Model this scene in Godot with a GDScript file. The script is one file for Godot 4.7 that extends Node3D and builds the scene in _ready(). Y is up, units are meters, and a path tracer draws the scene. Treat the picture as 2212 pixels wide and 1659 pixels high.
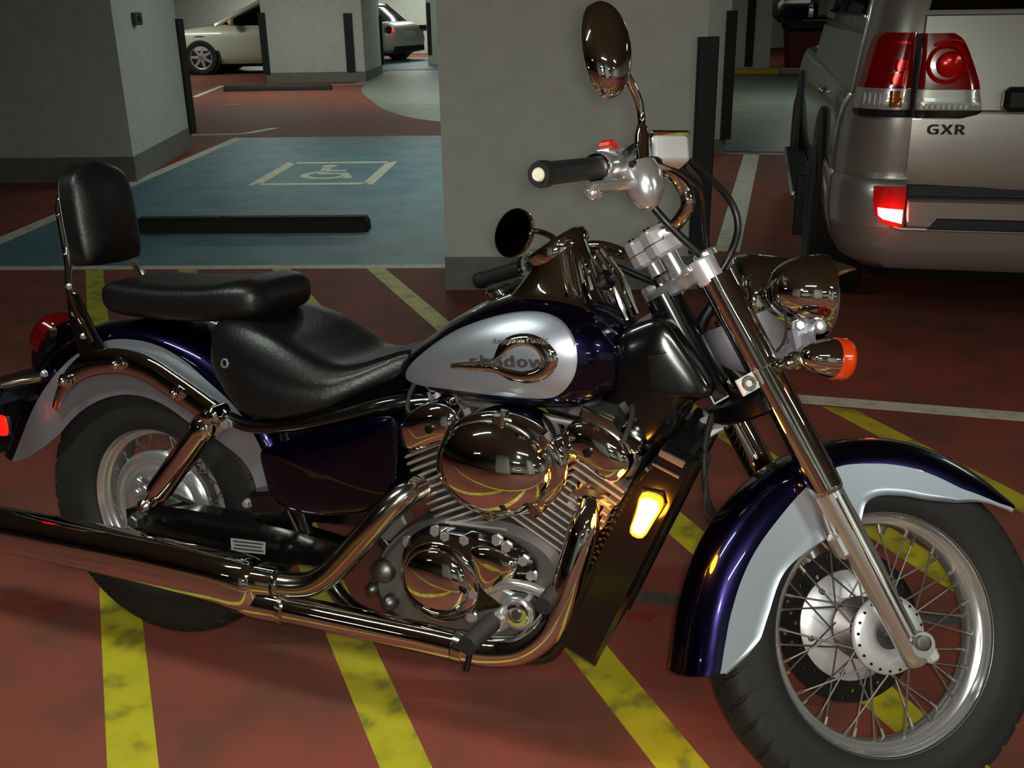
extends Node3D
# An underground car park: a chrome cruiser on its side stand across yellow hatching, a silver off-roader behind it.
# World axes: x right along the bay lines, z towards the camera, y up; the rear tyre of the motorcycle touches the floor at the origin.

var M := {}
var noises := {}

func _ready() -> void:
	# --- camera, exposure and light ---
	var cam := Camera3D.new()
	cam.name = "camera"
	cam.position = Vector3(0.957, 1.439, 2.126)
	cam.rotation_degrees = Vector3(-20.594, 3.335, -1.059)
	cam.fov = 41.568
	cam.near = 0.05
	cam.far = 120.0
	add_child(cam)
	cam.current = true
	var we := WorldEnvironment.new()
	we.name = "environment"
	var env := Environment.new()
	env.background_mode = Environment.BG_COLOR
	env.background_color = Color(0.0, 0.0, 0.0)
	env.tonemap_mode = Environment.TONE_MAPPER_LINEAR
	env.tonemap_exposure = 1.2
	env.sdfgi_enabled = true
	env.ssao_enabled = true
	env.ssil_enabled = true
	we.environment = env
	add_child(we)
	# the phone's own LED, a finger's breadth beside its lens
	var led := SpotLight3D.new()
	led.name = "phone_led_light"
	led.position = Vector3(0.975, 1.449, 2.13)
	led.rotation_degrees = cam.rotation_degrees
	led.spot_angle = 42.0
	led.spot_angle_attenuation = 0.6
	led.spot_range = 40.0
	led.spot_attenuation = 2.0
	led.light_energy = 2.2
	led.light_size = 0.025
	led.light_color = Color(1.0, 0.96, 0.92)
	led.shadow_enabled = true
	add_child(led)
	materials()
	hall()
	hall_lamps()
	off_roader()
	far_cars()
	motorcycle()

# ---------------------------------------------------------------- mesh building
class MB:
	var v := PackedVector3Array()
	func tri(a: Vector3, b: Vector3, c: Vector3) -> void:
		v.append(a); v.append(b); v.append(c)
	func quad(a: Vector3, b: Vector3, c: Vector3, d: Vector3) -> void:
		tri(a, b, c); tri(a, c, d)
	func fix(s: int) -> void:
		var vol := 0.0
		if s >= v.size():
			return
		var o := v[s]
		for i in range(s, v.size(), 3):
			vol += (v[i] - o).dot((v[i + 1] - o).cross(v[i + 2] - o))
		if vol < 0.0:
			for i in range(s, v.size(), 3):
				var t := v[i + 1]
				v[i + 1] = v[i + 2]
				v[i + 2] = t
	func grid(g: Array, cu := false, cv := false) -> void:
		var n := g.size()
		for i in (n if cu else n - 1):
			var a: PackedVector3Array = g[i]
			var b: PackedVector3Array = g[(i + 1) % n]
			var m := a.size()
			for k in (m if cv else m - 1):
				var q := (k + 1) % m
				quad(a[k], a[q], b[q], b[k])
	func loft(rings: Array, caps := true) -> MB:
		var s := v.size()
		grid(rings, false, true)
		if caps:
			for e in 2:
				var r: PackedVector3Array = rings[0] if e == 0 else rings[rings.size() - 1]
				var c := Vector3.ZERO
				for q in r:
					c += q
				c /= r.size()
				for k in r.size():
					if e == 0:
						tri(c, r[(k + 1) % r.size()], r[k])
					else:
						tri(c, r[k], r[(k + 1) % r.size()])
		fix(s)
		return self
	func loop(rings: Array) -> MB:
		var s := v.size()
		grid(rings, true, true)
		fix(s)
		return self
	func tube(pts: Array, r, n := 12, caps := true, flat := 1.0, up := Vector3.ZERO) -> MB:
		var rings := []
		var u := Vector3.ZERO
		for i in pts.size():
			var t: Vector3 = (pts[mini(i + 1, pts.size() - 1)] - pts[maxi(i - 1, 0)]).normalized()
			if i == 0:
				u = up if up != Vector3.ZERO else (Vector3.UP if absf(t.y) < 0.9 else Vector3.RIGHT)
			u = (u - t * u.dot(t)).normalized()
			var w := t.cross(u)
			var rr: float = r[i] if r is Array else r
			var ring := PackedVector3Array()
			for k in n:
				var a := TAU * k / n
				ring.append(pts[i] + u * cos(a) * rr + w * sin(a) * rr * flat)
			rings.append(ring)
		return loft(rings, caps)
	# profile of (radius, height) turned about the y axis of T
	func lathe(prof: Array, T := Transform3D(), n := 32, sx := 1.0) -> MB:
		var rings := []
		for p in prof:
			var ring := PackedVector3Array()
			for k in n:
				var a := TAU * k / n
				ring.append(T * Vector3(p.x * cos(a) * sx, p.y, p.x * sin(a)))
			rings.append(ring)
		return loft(rings)
	# closed profile turned into a ring
	func hoop(prof: Array, T := Transform3D(), n := 48) -> MB:
		var rings := []
		for k in n:
			var a := TAU * k / n
			var ring := PackedVector3Array()
			for p in prof:
				ring.append(T * Vector3(p.x * cos(a), p.y, p.x * sin(a)))
			rings.append(ring)
		return loop(rings)
	func box(c: Vector3, size: Vector3, bev := 0.0, B := Basis()) -> MB:
		var s := v.size()
		var h := size * 0.5
		var e := minf(bev, minf(h.x, minf(h.y, h.z)) * 0.9)
		var P := func(x, y, z, ax): # corner point belonging to the face across axis ax
			var q := Vector3(x * (h.x - (0.0 if ax == 0 else e)), y * (h.y - (0.0 if ax == 1 else e)), z * (h.z - (0.0 if ax == 2 else e)))
			return c + B * q
		for sg in [-1, 1]:
			var f := [[P.call(sg, -1, -1, 0), P.call(sg, 1, -1, 0), P.call(sg, 1, 1, 0), P.call(sg, -1, 1, 0)], [P.call(-1, sg, -1, 1), P.call(-1, sg, 1, 1), P.call(1, sg, 1, 1), P.call(1, sg, -1, 1)], [P.call(-1, -1, sg, 2), P.call(1, -1, sg, 2), P.call(1, 1, sg, 2), P.call(-1, 1, sg, 2)]]
			for q in f:
				if sg > 0: quad(q[0], q[1], q[2], q[3])
				else: quad(q[3], q[2], q[1], q[0])
		if e > 0.0:
			for a in [-1, 1]:
				for b in [-1, 1]:
					var g := [[P.call(a, b, -1, 0), P.call(a, b, 1, 0), P.call(a, b, 1, 1), P.call(a, b, -1, 1)], [P.call(-1, a, b, 1), P.call(1, a, b, 1), P.call(1, a, b, 2), P.call(-1, a, b, 2)], [P.call(b, -1, a, 2), P.call(b, 1, a, 2), P.call(b, 1, a, 0), P.call(b, -1, a, 0)]]
					for q in g:
						if a * b > 0: quad(q[3], q[2], q[1], q[0])
						else: quad(q[0], q[1], q[2], q[3])
					for z in [-1, 1]:
						if a * b * z > 0: tri(P.call(a, b, z, 0), P.call(a, b, z, 1), P.call(a, b, z, 2))
						else: tri(P.call(a, b, z, 2), P.call(a, b, z, 1), P.call(a, b, z, 0))
		fix(s)
		return self
	# outline in the xy plane of T, from z0 to z1, edges chamfered by bev
	func prism(poly: Array, z0: float, z1: float, T := Transform3D(), bev := 0.0) -> MB:
		var s := v.size()
		var p := PackedVector2Array(poly)
		if Geometry2D.is_polygon_clockwise(p):
			p.reverse()
		var inn := inset(p, bev) if bev > 0.0 else p
		var lay := [[inn, z0], [p, z0 + bev], [p, z1 - bev], [inn, z1]] if bev > 0.0 else [[p, z0], [p, z1]]
		for i in lay.size() - 1:
			for k in p.size():
				var q := (k + 1) % p.size()
				var a: PackedVector2Array = lay[i][0]
				var b: PackedVector2Array = lay[i + 1][0]
				quad(T * Vector3(a[k].x, a[k].y, lay[i][1]), T * Vector3(a[q].x, a[q].y, lay[i][1]), T * Vector3(b[q].x, b[q].y, lay[i + 1][1]), T * Vector3(b[k].x, b[k].y, lay[i + 1][1]))
		var ix := Geometry2D.triangulate_polygon(inn)
		for i in range(0, ix.size(), 3):
			var a := inn[ix[i]]
			var b := inn[ix[i + 1]]
			var c := inn[ix[i + 2]]
			if (b - a).cross(c - a) < 0.0:
				var t := b
				b = c
				c = t
			tri(T * Vector3(a.x, a.y, z1), T * Vector3(b.x, b.y, z1), T * Vector3(c.x, c.y, z1))
			tri(T * Vector3(a.x, a.y, z0), T * Vector3(c.x, c.y, z0), T * Vector3(b.x, b.y, z0))
		fix(s)
		return self
	func inset(p: PackedVector2Array, d: float) -> PackedVector2Array:
		var o := PackedVector2Array()
		var n := p.size()
		for i in n:
			var e0 := (p[i] - p[(i + n - 1) % n]).normalized()
			var e1 := (p[(i + 1) % n] - p[i]).normalized()
			var n0 := Vector2(-e0.y, e0.x)
			var n1 := Vector2(-e1.y, e1.x)
			var m := (n0 + n1) / maxf(0.4, 1.0 + n0.dot(n1))
			o.append(p[i] + m * d)
		return o
	# outline swelling from z0 to a dome top at z1: side wall up to part `wall` of the height, then rounded over
	func pillow(poly: Array, z0: float, z1: float, T := Transform3D(), wall := 0.3, steps := 9, keep := 0.0) -> MB:
		var c := Vector2.ZERO
		for q in poly:
			c += q
		c /= poly.size()
		var rings := []
		var prof := [Vector2(1.0, z0)]
		for i in steps + 1:
			var a := PI * 0.5 * i / steps
			prof.append(Vector2(keep + (1.0 - keep) * maxf(cos(a), 0.002), z0 + (z1 - z0) * (wall + (1.0 - wall) * sin(a))))
		for pr in prof:
			var ring := PackedVector3Array()
			for q in poly:
				var w: Vector2 = c + (q - c) * pr.x
				ring.append(T * Vector3(w.x, w.y, pr.y))
			rings.append(ring)
		return loft(rings)
	# a sheet given by rows of points, thickened towards -normal
	func shell(g: Array, th: float) -> MB:
		var s := v.size()
		var n := g.size()
		var m: int = g[0].size()
		var inn := []
		for i in n:
			var row := PackedVector3Array()
			for k in m:
				var du: Vector3 = g[mini(i + 1, n - 1)][k] - g[maxi(i - 1, 0)][k]
				var dv: Vector3 = g[i][mini(k + 1, m - 1)] - g[i][maxi(k - 1, 0)]
				row.append(g[i][k] - dv.cross(du).normalized() * th)
			inn.append(row)
		for i in n - 1:
			for k in m - 1:
				quad(g[i][k], g[i][k + 1], g[i + 1][k + 1], g[i + 1][k])
				quad(inn[i][k], inn[i + 1][k], inn[i + 1][k + 1], inn[i][k + 1])
		for i in n - 1:
			quad(g[i][0], g[i + 1][0], inn[i + 1][0], inn[i][0])
			quad(g[i][m - 1], inn[i][m - 1], inn[i + 1][m - 1], g[i + 1][m - 1])
		for k in m - 1:
			quad(g[0][k], inn[0][k], inn[0][k + 1], g[0][k + 1])
			quad(g[n - 1][k], g[n - 1][k + 1], inn[n - 1][k + 1], inn[n - 1][k])
		fix(s)
		return self
	func hexbolt(at: Vector3, dir: Vector3, r: float, h: float) -> MB:
		var T := MB.frame(at, dir)
		return lathe([Vector2(r * 1.25, 0.0), Vector2(r * 1.25, h * 0.2), Vector2(r, h * 0.2), Vector2(r, h * 0.85), Vector2(r * 0.8, h)], T, 6)
	func add(o: MB, T := Transform3D()) -> MB:
		for q in o.v:
			v.append(T * q)
		return self
	static func frame(at: Vector3, dir: Vector3) -> Transform3D:
		var y := dir.normalized()
		var x := (Vector3.FORWARD if absf(y.z) < 0.9 else Vector3.RIGHT).cross(y).normalized()
		return Transform3D(Basis(x, y, x.cross(y)), at)
	# corners closer in angle than deg are smoothed over
	func mesh(deg := 38.0) -> ArrayMesh:
		var n := v.size()
		var fa := PackedVector3Array()
		var fu := PackedVector3Array()
		for i in range(0, n, 3):
			var c := (v[i + 1] - v[i]).cross(v[i + 2] - v[i])
			fa.append(c)
			fu.append(c.normalized())
		var at := {}
		var key := PackedInt32Array()
		var lists := []
		for i in n:
			var k := Vector3i((v[i] * 20000.0).round())
			var id: int = at.get(k, -1)
			if id < 0:
				id = lists.size()
				at[k] = id
				lists.append(PackedInt32Array())
			key.append(id)
			lists[id].append(i / 3)
		var lim := cos(deg_to_rad(deg))
		var pos := PackedVector3Array()
		var nor := PackedVector3Array()
		var idx := PackedInt32Array()
		var made := []
		made.resize(lists.size())
		for f in fa.size():
			if fa[f].length_squared() < 1e-20:
				continue
			for c in [0, 2, 1]:
				var i: int = f * 3 + c
				var sum := Vector3.ZERO
				for o in lists[key[i]]:
					if fu[o].dot(fu[f]) > lim:
						sum += fa[o]
				sum = sum.normalized()
				var hit := -1
				if made[key[i]] != null:
					for w in made[key[i]]:
						if nor[w].dot(sum) > 0.9995:
							hit = w
							break
				else:
					made[key[i]] = PackedInt32Array()
				if hit < 0:
					hit = pos.size()
					pos.append(v[i])
					nor.append(sum)
					made[key[i]].append(hit)
				idx.append(hit)
		var arr := []
		arr.resize(Mesh.ARRAY_MAX)
		arr[Mesh.ARRAY_VERTEX] = pos
		arr[Mesh.ARRAY_NORMAL] = nor
		arr[Mesh.ARRAY_INDEX] = idx
		var am := ArrayMesh.new()
		am.add_surface_from_arrays(Mesh.PRIMITIVE_TRIANGLES, arr)
		return am

# ---------------------------------------------------------------- scene helpers
func part(called: String, mb, mat: String, parent: Node3D, deg := 38.0, T := Transform3D()) -> MeshInstance3D:
	var o := MeshInstance3D.new()
	o.name = called
	o.mesh = mb.mesh(deg) if mb is MB else mb
	o.material_override = M[mat]
	o.transform = T
	o.cast_shadow = GeometryInstance3D.SHADOW_CASTING_SETTING_ON
	parent.add_child(o, true)
	return o

func thing(called: String, label: String, category: String, T := Transform3D(), group := "") -> Node3D:
	var o := Node3D.new()
	o.name = called
	o.transform = T
	add_child(o, true)
	return tag(o, label, category, group)

func tag(o: Node3D, label: String, category: String, group := "", kind := "") -> Node3D:
	if label: o.set_meta("label", label)
	if category: o.set_meta("category", category)
	if group: o.set_meta("group", group)
	if kind: o.set_meta("kind", kind)
	return o

func lettering(words: String, called: String, size: float, depth: float, mat: String, parent: Node3D, T: Transform3D, font := "Droid Sans", bold := false, italic := false) -> MeshInstance3D:
	var f := SystemFont.new()
	f.font_names = PackedStringArray([font])
	f.font_weight = 700 if bold else 400
	f.font_italic = italic
	var t := TextMesh.new()
	t.text = words
	t.font = f
	t.font_size = 48
	t.pixel_size = size / 48.0
	t.depth = depth
	t.curve_step = 2.0
	return part(called, t, mat, parent, 38.0, T)

func spline(p: Array, per := 6) -> Array:
	var o := []
	for i in p.size() - 1:
		var a = p[maxi(i - 1, 0)]
		var b = p[i]
		var c = p[i + 1]
		var d = p[mini(i + 2, p.size() - 1)]
		for k in per:
			var t := float(k) / per
			o.append(0.5 * ((2.0 * b) + (c - a) * t + (2.0 * a - 5.0 * b + 4.0 * c - d) * t * t + (3.0 * b - a - 3.0 * c + d) * t * t * t))
	o.append(p[p.size() - 1])
	return o

func smooth_loop(p: Array, per := 5) -> Array:
	var o := []
	var n := p.size()
	for i in n:
		var a = p[(i + n - 1) % n]
		var b = p[i]
		var c = p[(i + 1) % n]
		var d = p[(i + 2) % n]
		for k in per:
			var t := float(k) / per
			o.append(0.5 * ((2.0 * b) + (c - a) * t + (2.0 * a - 5.0 * b + 4.0 * c - d) * t * t + (3.0 * b - a - 3.0 * c + d) * t * t * t))
	return o

func table(rows: Array, x: float) -> Array:     # rows [x, a, b, ...] in rising x, smooth between
	var n := rows.size()
	if x <= rows[0][0]:
		return rows[0]
	if x >= rows[n - 1][0]:
		return rows[n - 1]
	var i := 0
	while rows[i + 1][0] < x:
		i += 1
	var t: float = (x - rows[i][0]) / (rows[i + 1][0] - rows[i][0])
	var r := [x]
	for k in range(1, rows[0].size()):
		r.append(cubic_interpolate(rows[i][k], rows[i + 1][k], rows[maxi(i - 1, 0)][k], rows[mini(i + 2, n - 1)][k], t))
	return r

func ellipse(cx: float, cy: float, rx: float, ry: float, n := 40, tilt := 0.0) -> Array:
	var o := []
	for k in n:
		var a := TAU * k / n
		o.append(Vector2(cx, cy) + Vector2(rx * cos(a), ry * sin(a)).rotated(tilt))
	return o

func V(x: float, y: float, z: float) -> Vector3:
	return Vector3(x, y, z)

# ---------------------------------------------------------------- materials
func noise_tex(freq: float, stops: Array, seed_: int, octaves := 4, bump := 0.0, size := 512) -> NoiseTexture2D:
	var f := FastNoiseLite.new()
	f.noise_type = FastNoiseLite.TYPE_SIMPLEX_SMOOTH
	f.frequency = freq
	f.seed = seed_
	f.fractal_octaves = octaves
	var t := NoiseTexture2D.new()
	t.width = size
	t.height = size
	t.seamless = true
	t.noise = f
	if bump > 0.0:
		t.as_normal_map = true
		t.bump_strength = bump
	else:
		var g := Gradient.new()
		var off := PackedFloat32Array()
		var col := PackedColorArray()
		for s in stops:
			off.append(s[0])
			col.append(s[1])
		g.offsets = off
		g.colors = col
		t.color_ramp = g
	return t

func mat(id: String, c: Color, rough: float, metal := 0.0, more := {}) -> StandardMaterial3D:
	var m := StandardMaterial3D.new()
	m.resource_name = id
	m.albedo_color = c
	m.roughness = rough
	m.metallic = metal
	for k in more:
		m.set(k, more[k])
	M[id] = m
	return m

func surface(id: String, tex: Texture2D, scale: float, rough: float, more := {}) -> void:
	var m := mat(id, Color.WHITE, rough, 0.0, more)
	m.albedo_texture = tex
	m.uv1_triplanar = true
	m.uv1_world_triplanar = true
	m.uv1_scale = Vector3.ONE * scale

func materials() -> void:
	# painted and plastered surfaces of the hall, each with the wear the photograph shows
	surface("red_epoxy", noise_tex(0.012, [[0.0, Color(0.37, 0.25, 0.20)], [0.36, Color(0.45, 0.26, 0.215)], [0.55, Color(0.49, 0.265, 0.22)], [1.0, Color(0.53, 0.265, 0.22)]], 3, 5), 0.4, 0.72, {"metallic_specular": 0.3})
	surface("blue_epoxy", noise_tex(0.012, [[0.0, Color(0.25, 0.38, 0.43)], [0.45, Color(0.31, 0.45, 0.50)], [1.0, Color(0.36, 0.50, 0.54)]], 5, 5), 0.35, 0.55)
	surface("lane_epoxy", noise_tex(0.012, [[0.0, Color(0.42, 0.44, 0.41)], [1.0, Color(0.50, 0.52, 0.48)]], 6, 4), 0.35, 0.5)
	surface("yellow_paint", noise_tex(0.02, [[0.0, Color(0.40, 0.39, 0.16)], [0.22, Color(0.52, 0.50, 0.14)], [0.40, Color(0.66, 0.62, 0.11)], [0.6, Color(0.70, 0.66, 0.12)], [1.0, Color(0.72, 0.68, 0.13)]], 8, 4), 0.8, 0.55)
	surface("faded_yellow", noise_tex(0.03, [[0.0, Color(0.31, 0.45, 0.50)], [0.5, Color(0.42, 0.48, 0.40)], [1.0, Color(0.52, 0.52, 0.34)]], 9, 4), 1.0, 0.6)
	surface("white_paint", noise_tex(0.02, [[0.0, Color(0.60, 0.58, 0.52)], [0.4, Color(0.76, 0.74, 0.67)], [1.0, Color(0.82, 0.80, 0.74)]], 10, 4), 1.0, 0.6)
	surface("plaster", noise_tex(0.02, [[0.0, Color(0.68, 0.68, 0.65)], [1.0, Color(0.72, 0.72, 0.69)]], 12, 3), 0.5, 0.85)
	surface("skirting_paint", noise_tex(0.02, [[0.0, Color(0.38, 0.38, 0.36)], [1.0, Color(0.44, 0.44, 0.42)]], 13, 3), 0.5, 0.7)
	surface("concrete", noise_tex(0.02, [[0.0, Color(0.46, 0.49, 0.46)], [1.0, Color(0.56, 0.59, 0.56)]], 14, 4), 0.4, 0.9)
	surface("joint_filler", noise_tex(0.03, [[0.0, Color(0.25, 0.24, 0.22)], [1.0, Color(0.34, 0.32, 0.29)]], 15, 3), 1.5, 0.8)
	surface("red_touch_up", noise_tex(0.05, [[0.0, Color(0.44, 0.20, 0.17)], [0.5, Color(0.50, 0.17, 0.145)], [1.0, Color(0.52, 0.15, 0.13)]], 17, 4), 2.0, 0.7)
	mat("guard_rubber", Color(0.07, 0.07, 0.07), 0.75)
	mat("kerb_yellow", Color(0.62, 0.50, 0.12), 0.7)
	mat("bin_red", Color(0.36, 0.06, 0.07), 0.55)
	mat("bin_black", Color(0.06, 0.06, 0.065), 0.6)
	mat("switch_grey", Color(0.22, 0.23, 0.24), 0.6)
	mat("lamp_body", Color(0.75, 0.75, 0.73), 0.6)
	mat("tube_glow", Color(1, 1, 1), 0.5, 0.0, {"emission_enabled": true, "emission": Color(0.93, 1.0, 0.96), "emission_energy_multiplier": 9.0})
	# motorcycle
	mat("chrome", Color(0.86, 0.85, 0.83), 0.03, 1.0)
	mat("chrome_worn", Color(0.74, 0.71, 0.66), 0.16, 1.0)
	mat("aluminium", Color(0.78, 0.78, 0.79), 0.36, 0.6)
	mat("polished_aluminium", Color(0.84, 0.84, 0.84), 0.20, 0.85)
	mat("dull_steel", Color(0.45, 0.44, 0.43), 0.45, 1.0)
	mat("spoke_steel", Color(0.46, 0.43, 0.40), 0.4, 0.7)
	mat("dark_steel", Color(0.12, 0.11, 0.11), 0.4, 0.8)
	mat("engine_grey", Color(0.38, 0.37, 0.36), 0.5, 0.6)
	mat("frame_black", Color(0.035, 0.033, 0.036), 0.16, 0.0, {"clearcoat_enabled": true, "clearcoat": 0.6, "clearcoat_roughness": 0.1})
	mat("plastic_black", Color(0.05, 0.05, 0.052), 0.38)
	mat("fin_metal", Color(0.66, 0.64, 0.62), 0.36, 0.8)
	mat("fork_alloy", Color(0.82, 0.81, 0.80), 0.24, 0.9)
	mat("worn_steel", Color(0.62, 0.62, 0.65), 0.34, 0.6)
	mat("black_chrome", Color(0.10, 0.10, 0.105), 0.10, 1.0)
	mat("rubber", Color(0.06, 0.055, 0.053), 0.72)
	mat("cable_black", Color(0.03, 0.03, 0.032), 0.4)
	mat("grip_rubber", Color(0.05, 0.05, 0.06), 0.55)
	var le := mat("leather", Color(0.028, 0.028, 0.029), 0.44)
	le.normal_enabled = true
	le.normal_texture = noise_tex(0.06, [], 22, 3, 2.0, 256)
	le.normal_scale = 0.35
	le.uv1_triplanar = true
	le.uv1_scale = Vector3.ONE * 6.0
	mat("indigo_paint", Color(0.04, 0.025, 0.16), 0.26, 0.92, {"clearcoat_enabled": true, "clearcoat": 1.0, "clearcoat_roughness": 0.03})
	mat("silver_paint", Color(0.62, 0.64, 0.68), 0.36, 0.75, {"clearcoat_enabled": true, "clearcoat": 0.8, "clearcoat_roughness": 0.05})
	mat("black_glass", Color(0.02, 0.02, 0.02), 0.04)
	mat("mirror_glass", Color(0.30, 0.30, 0.31), 0.02, 1.0)
	mat("ivory_plastic", Color(0.80, 0.78, 0.70), 0.5)
	mat("switch_red", Color(0.75, 0.05, 0.05), 0.4)
	mat("amber_lens", Color(0.80, 0.22, 0.03), 0.2, 0.0, {"clearcoat_enabled": true, "clearcoat": 0.6, "clearcoat_roughness": 0.05})
	mat("amber_glow", Color(1.0, 0.6, 0.1), 0.3, 0.0, {"emission_enabled": true, "emission": Color(1.0, 0.84, 0.50), "emission_energy_multiplier": 6.0})  # emission standing in for LED light thrown back by the amber reflector
	mat("amber_edge_glow", Color(1.0, 0.6, 0.1), 0.3, 0.0, {"emission_enabled": true, "emission": Color(1.0, 0.62, 0.04), "emission_energy_multiplier": 1.2})
	mat("red_glow", Color(0.9, 0.08, 0.05), 0.3, 0.0, {"emission_enabled": true, "emission": Color(1.0, 0.10, 0.05), "emission_energy_multiplier": 1.2})
	mat("red_lens", Color(0.30, 0.01, 0.015), 0.12, 0.0, {"clearcoat_enabled": true, "clearcoat": 1.0, "clearcoat_roughness": 0.02})
	mat("sticker", Color(0.50, 0.52, 0.50), 0.6)
	mat("sticker_ink", Color(0.12, 0.13, 0.13), 0.7)
	mat("label_white", Color(0.80, 0.80, 0.80), 0.6)
	# vehicles
	mat("car_silver", Color(0.62, 0.60, 0.58), 0.30, 0.7, {"clearcoat_enabled": true, "clearcoat": 1.0, "clearcoat_roughness": 0.04})
	mat("car_white", Color(0.74, 0.73, 0.66), 0.4, 0.0, {"clearcoat_enabled": true, "clearcoat": 0.8, "clearcoat_roughness": 0.06})
	mat("car_glass", Color(0.02, 0.022, 0.024), 0.04)
	mat("car_black", Color(0.03, 0.03, 0.032), 0.5)
	mat("under_black", Color(0.02, 0.02, 0.02), 0.8)
	mat("lens_red_deep", Color(0.46, 0.008, 0.016), 0.10, 0.0, {"clearcoat_enabled": true, "clearcoat": 1.0, "clearcoat_roughness": 0.02})
	mat("lens_red_bright", Color(0.80, 0.02, 0.03), 0.15, 0.4)
	mat("lens_clear", Color(0.62, 0.61, 0.58), 0.22, 0.35, {"clearcoat_enabled": true, "clearcoat": 1.0, "clearcoat_roughness": 0.03})
	mat("lens_smoke", Color(0.13, 0.12, 0.115), 0.08)
	mat("lens_amber", Color(0.55, 0.30, 0.05), 0.15, 0.3)
	mat("reflector_red_glow", Color(1.0, 0.35, 0.3), 0.3, 0.0, {"emission_enabled": true, "emission": Color(1.0, 0.66, 0.62), "emission_energy_multiplier": 5.0})  # emission painting the LED return in the bumper reflector
	mat("reflector_red", Color(0.7, 0.02, 0.03), 0.2, 0.0, {"clearcoat_enabled": true, "clearcoat": 0.6, "clearcoat_roughness": 0.05})

# ---------------------------------------------------------------- the hall
func flat(poly: Array, y0: float, y1: float, bev := 0.0) -> MB:      # outline given as (x, z) on the floor
	var p := []
	for q in poly:
		p.append(Vector2(q.x, -q.y))
	return MB.new().prism(p, y0, y1, Transform3D(Basis(Vector3.RIGHT, Vector3(0, 0, -1), Vector3.UP), Vector3.ZERO), bev)

func line(a: Vector2, b: Vector2, w: float) -> Array:
	var n := (b - a).normalized().orthogonal() * w * 0.5
	return [a + n, b + n, b - n, a - n]

func structure(called: String, mb: MB, mat_: String, label: String) -> MeshInstance3D:
	var o := part(called, mb, mat_, self)
	tag(o, label, "", "", "structure")
	return o

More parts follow.
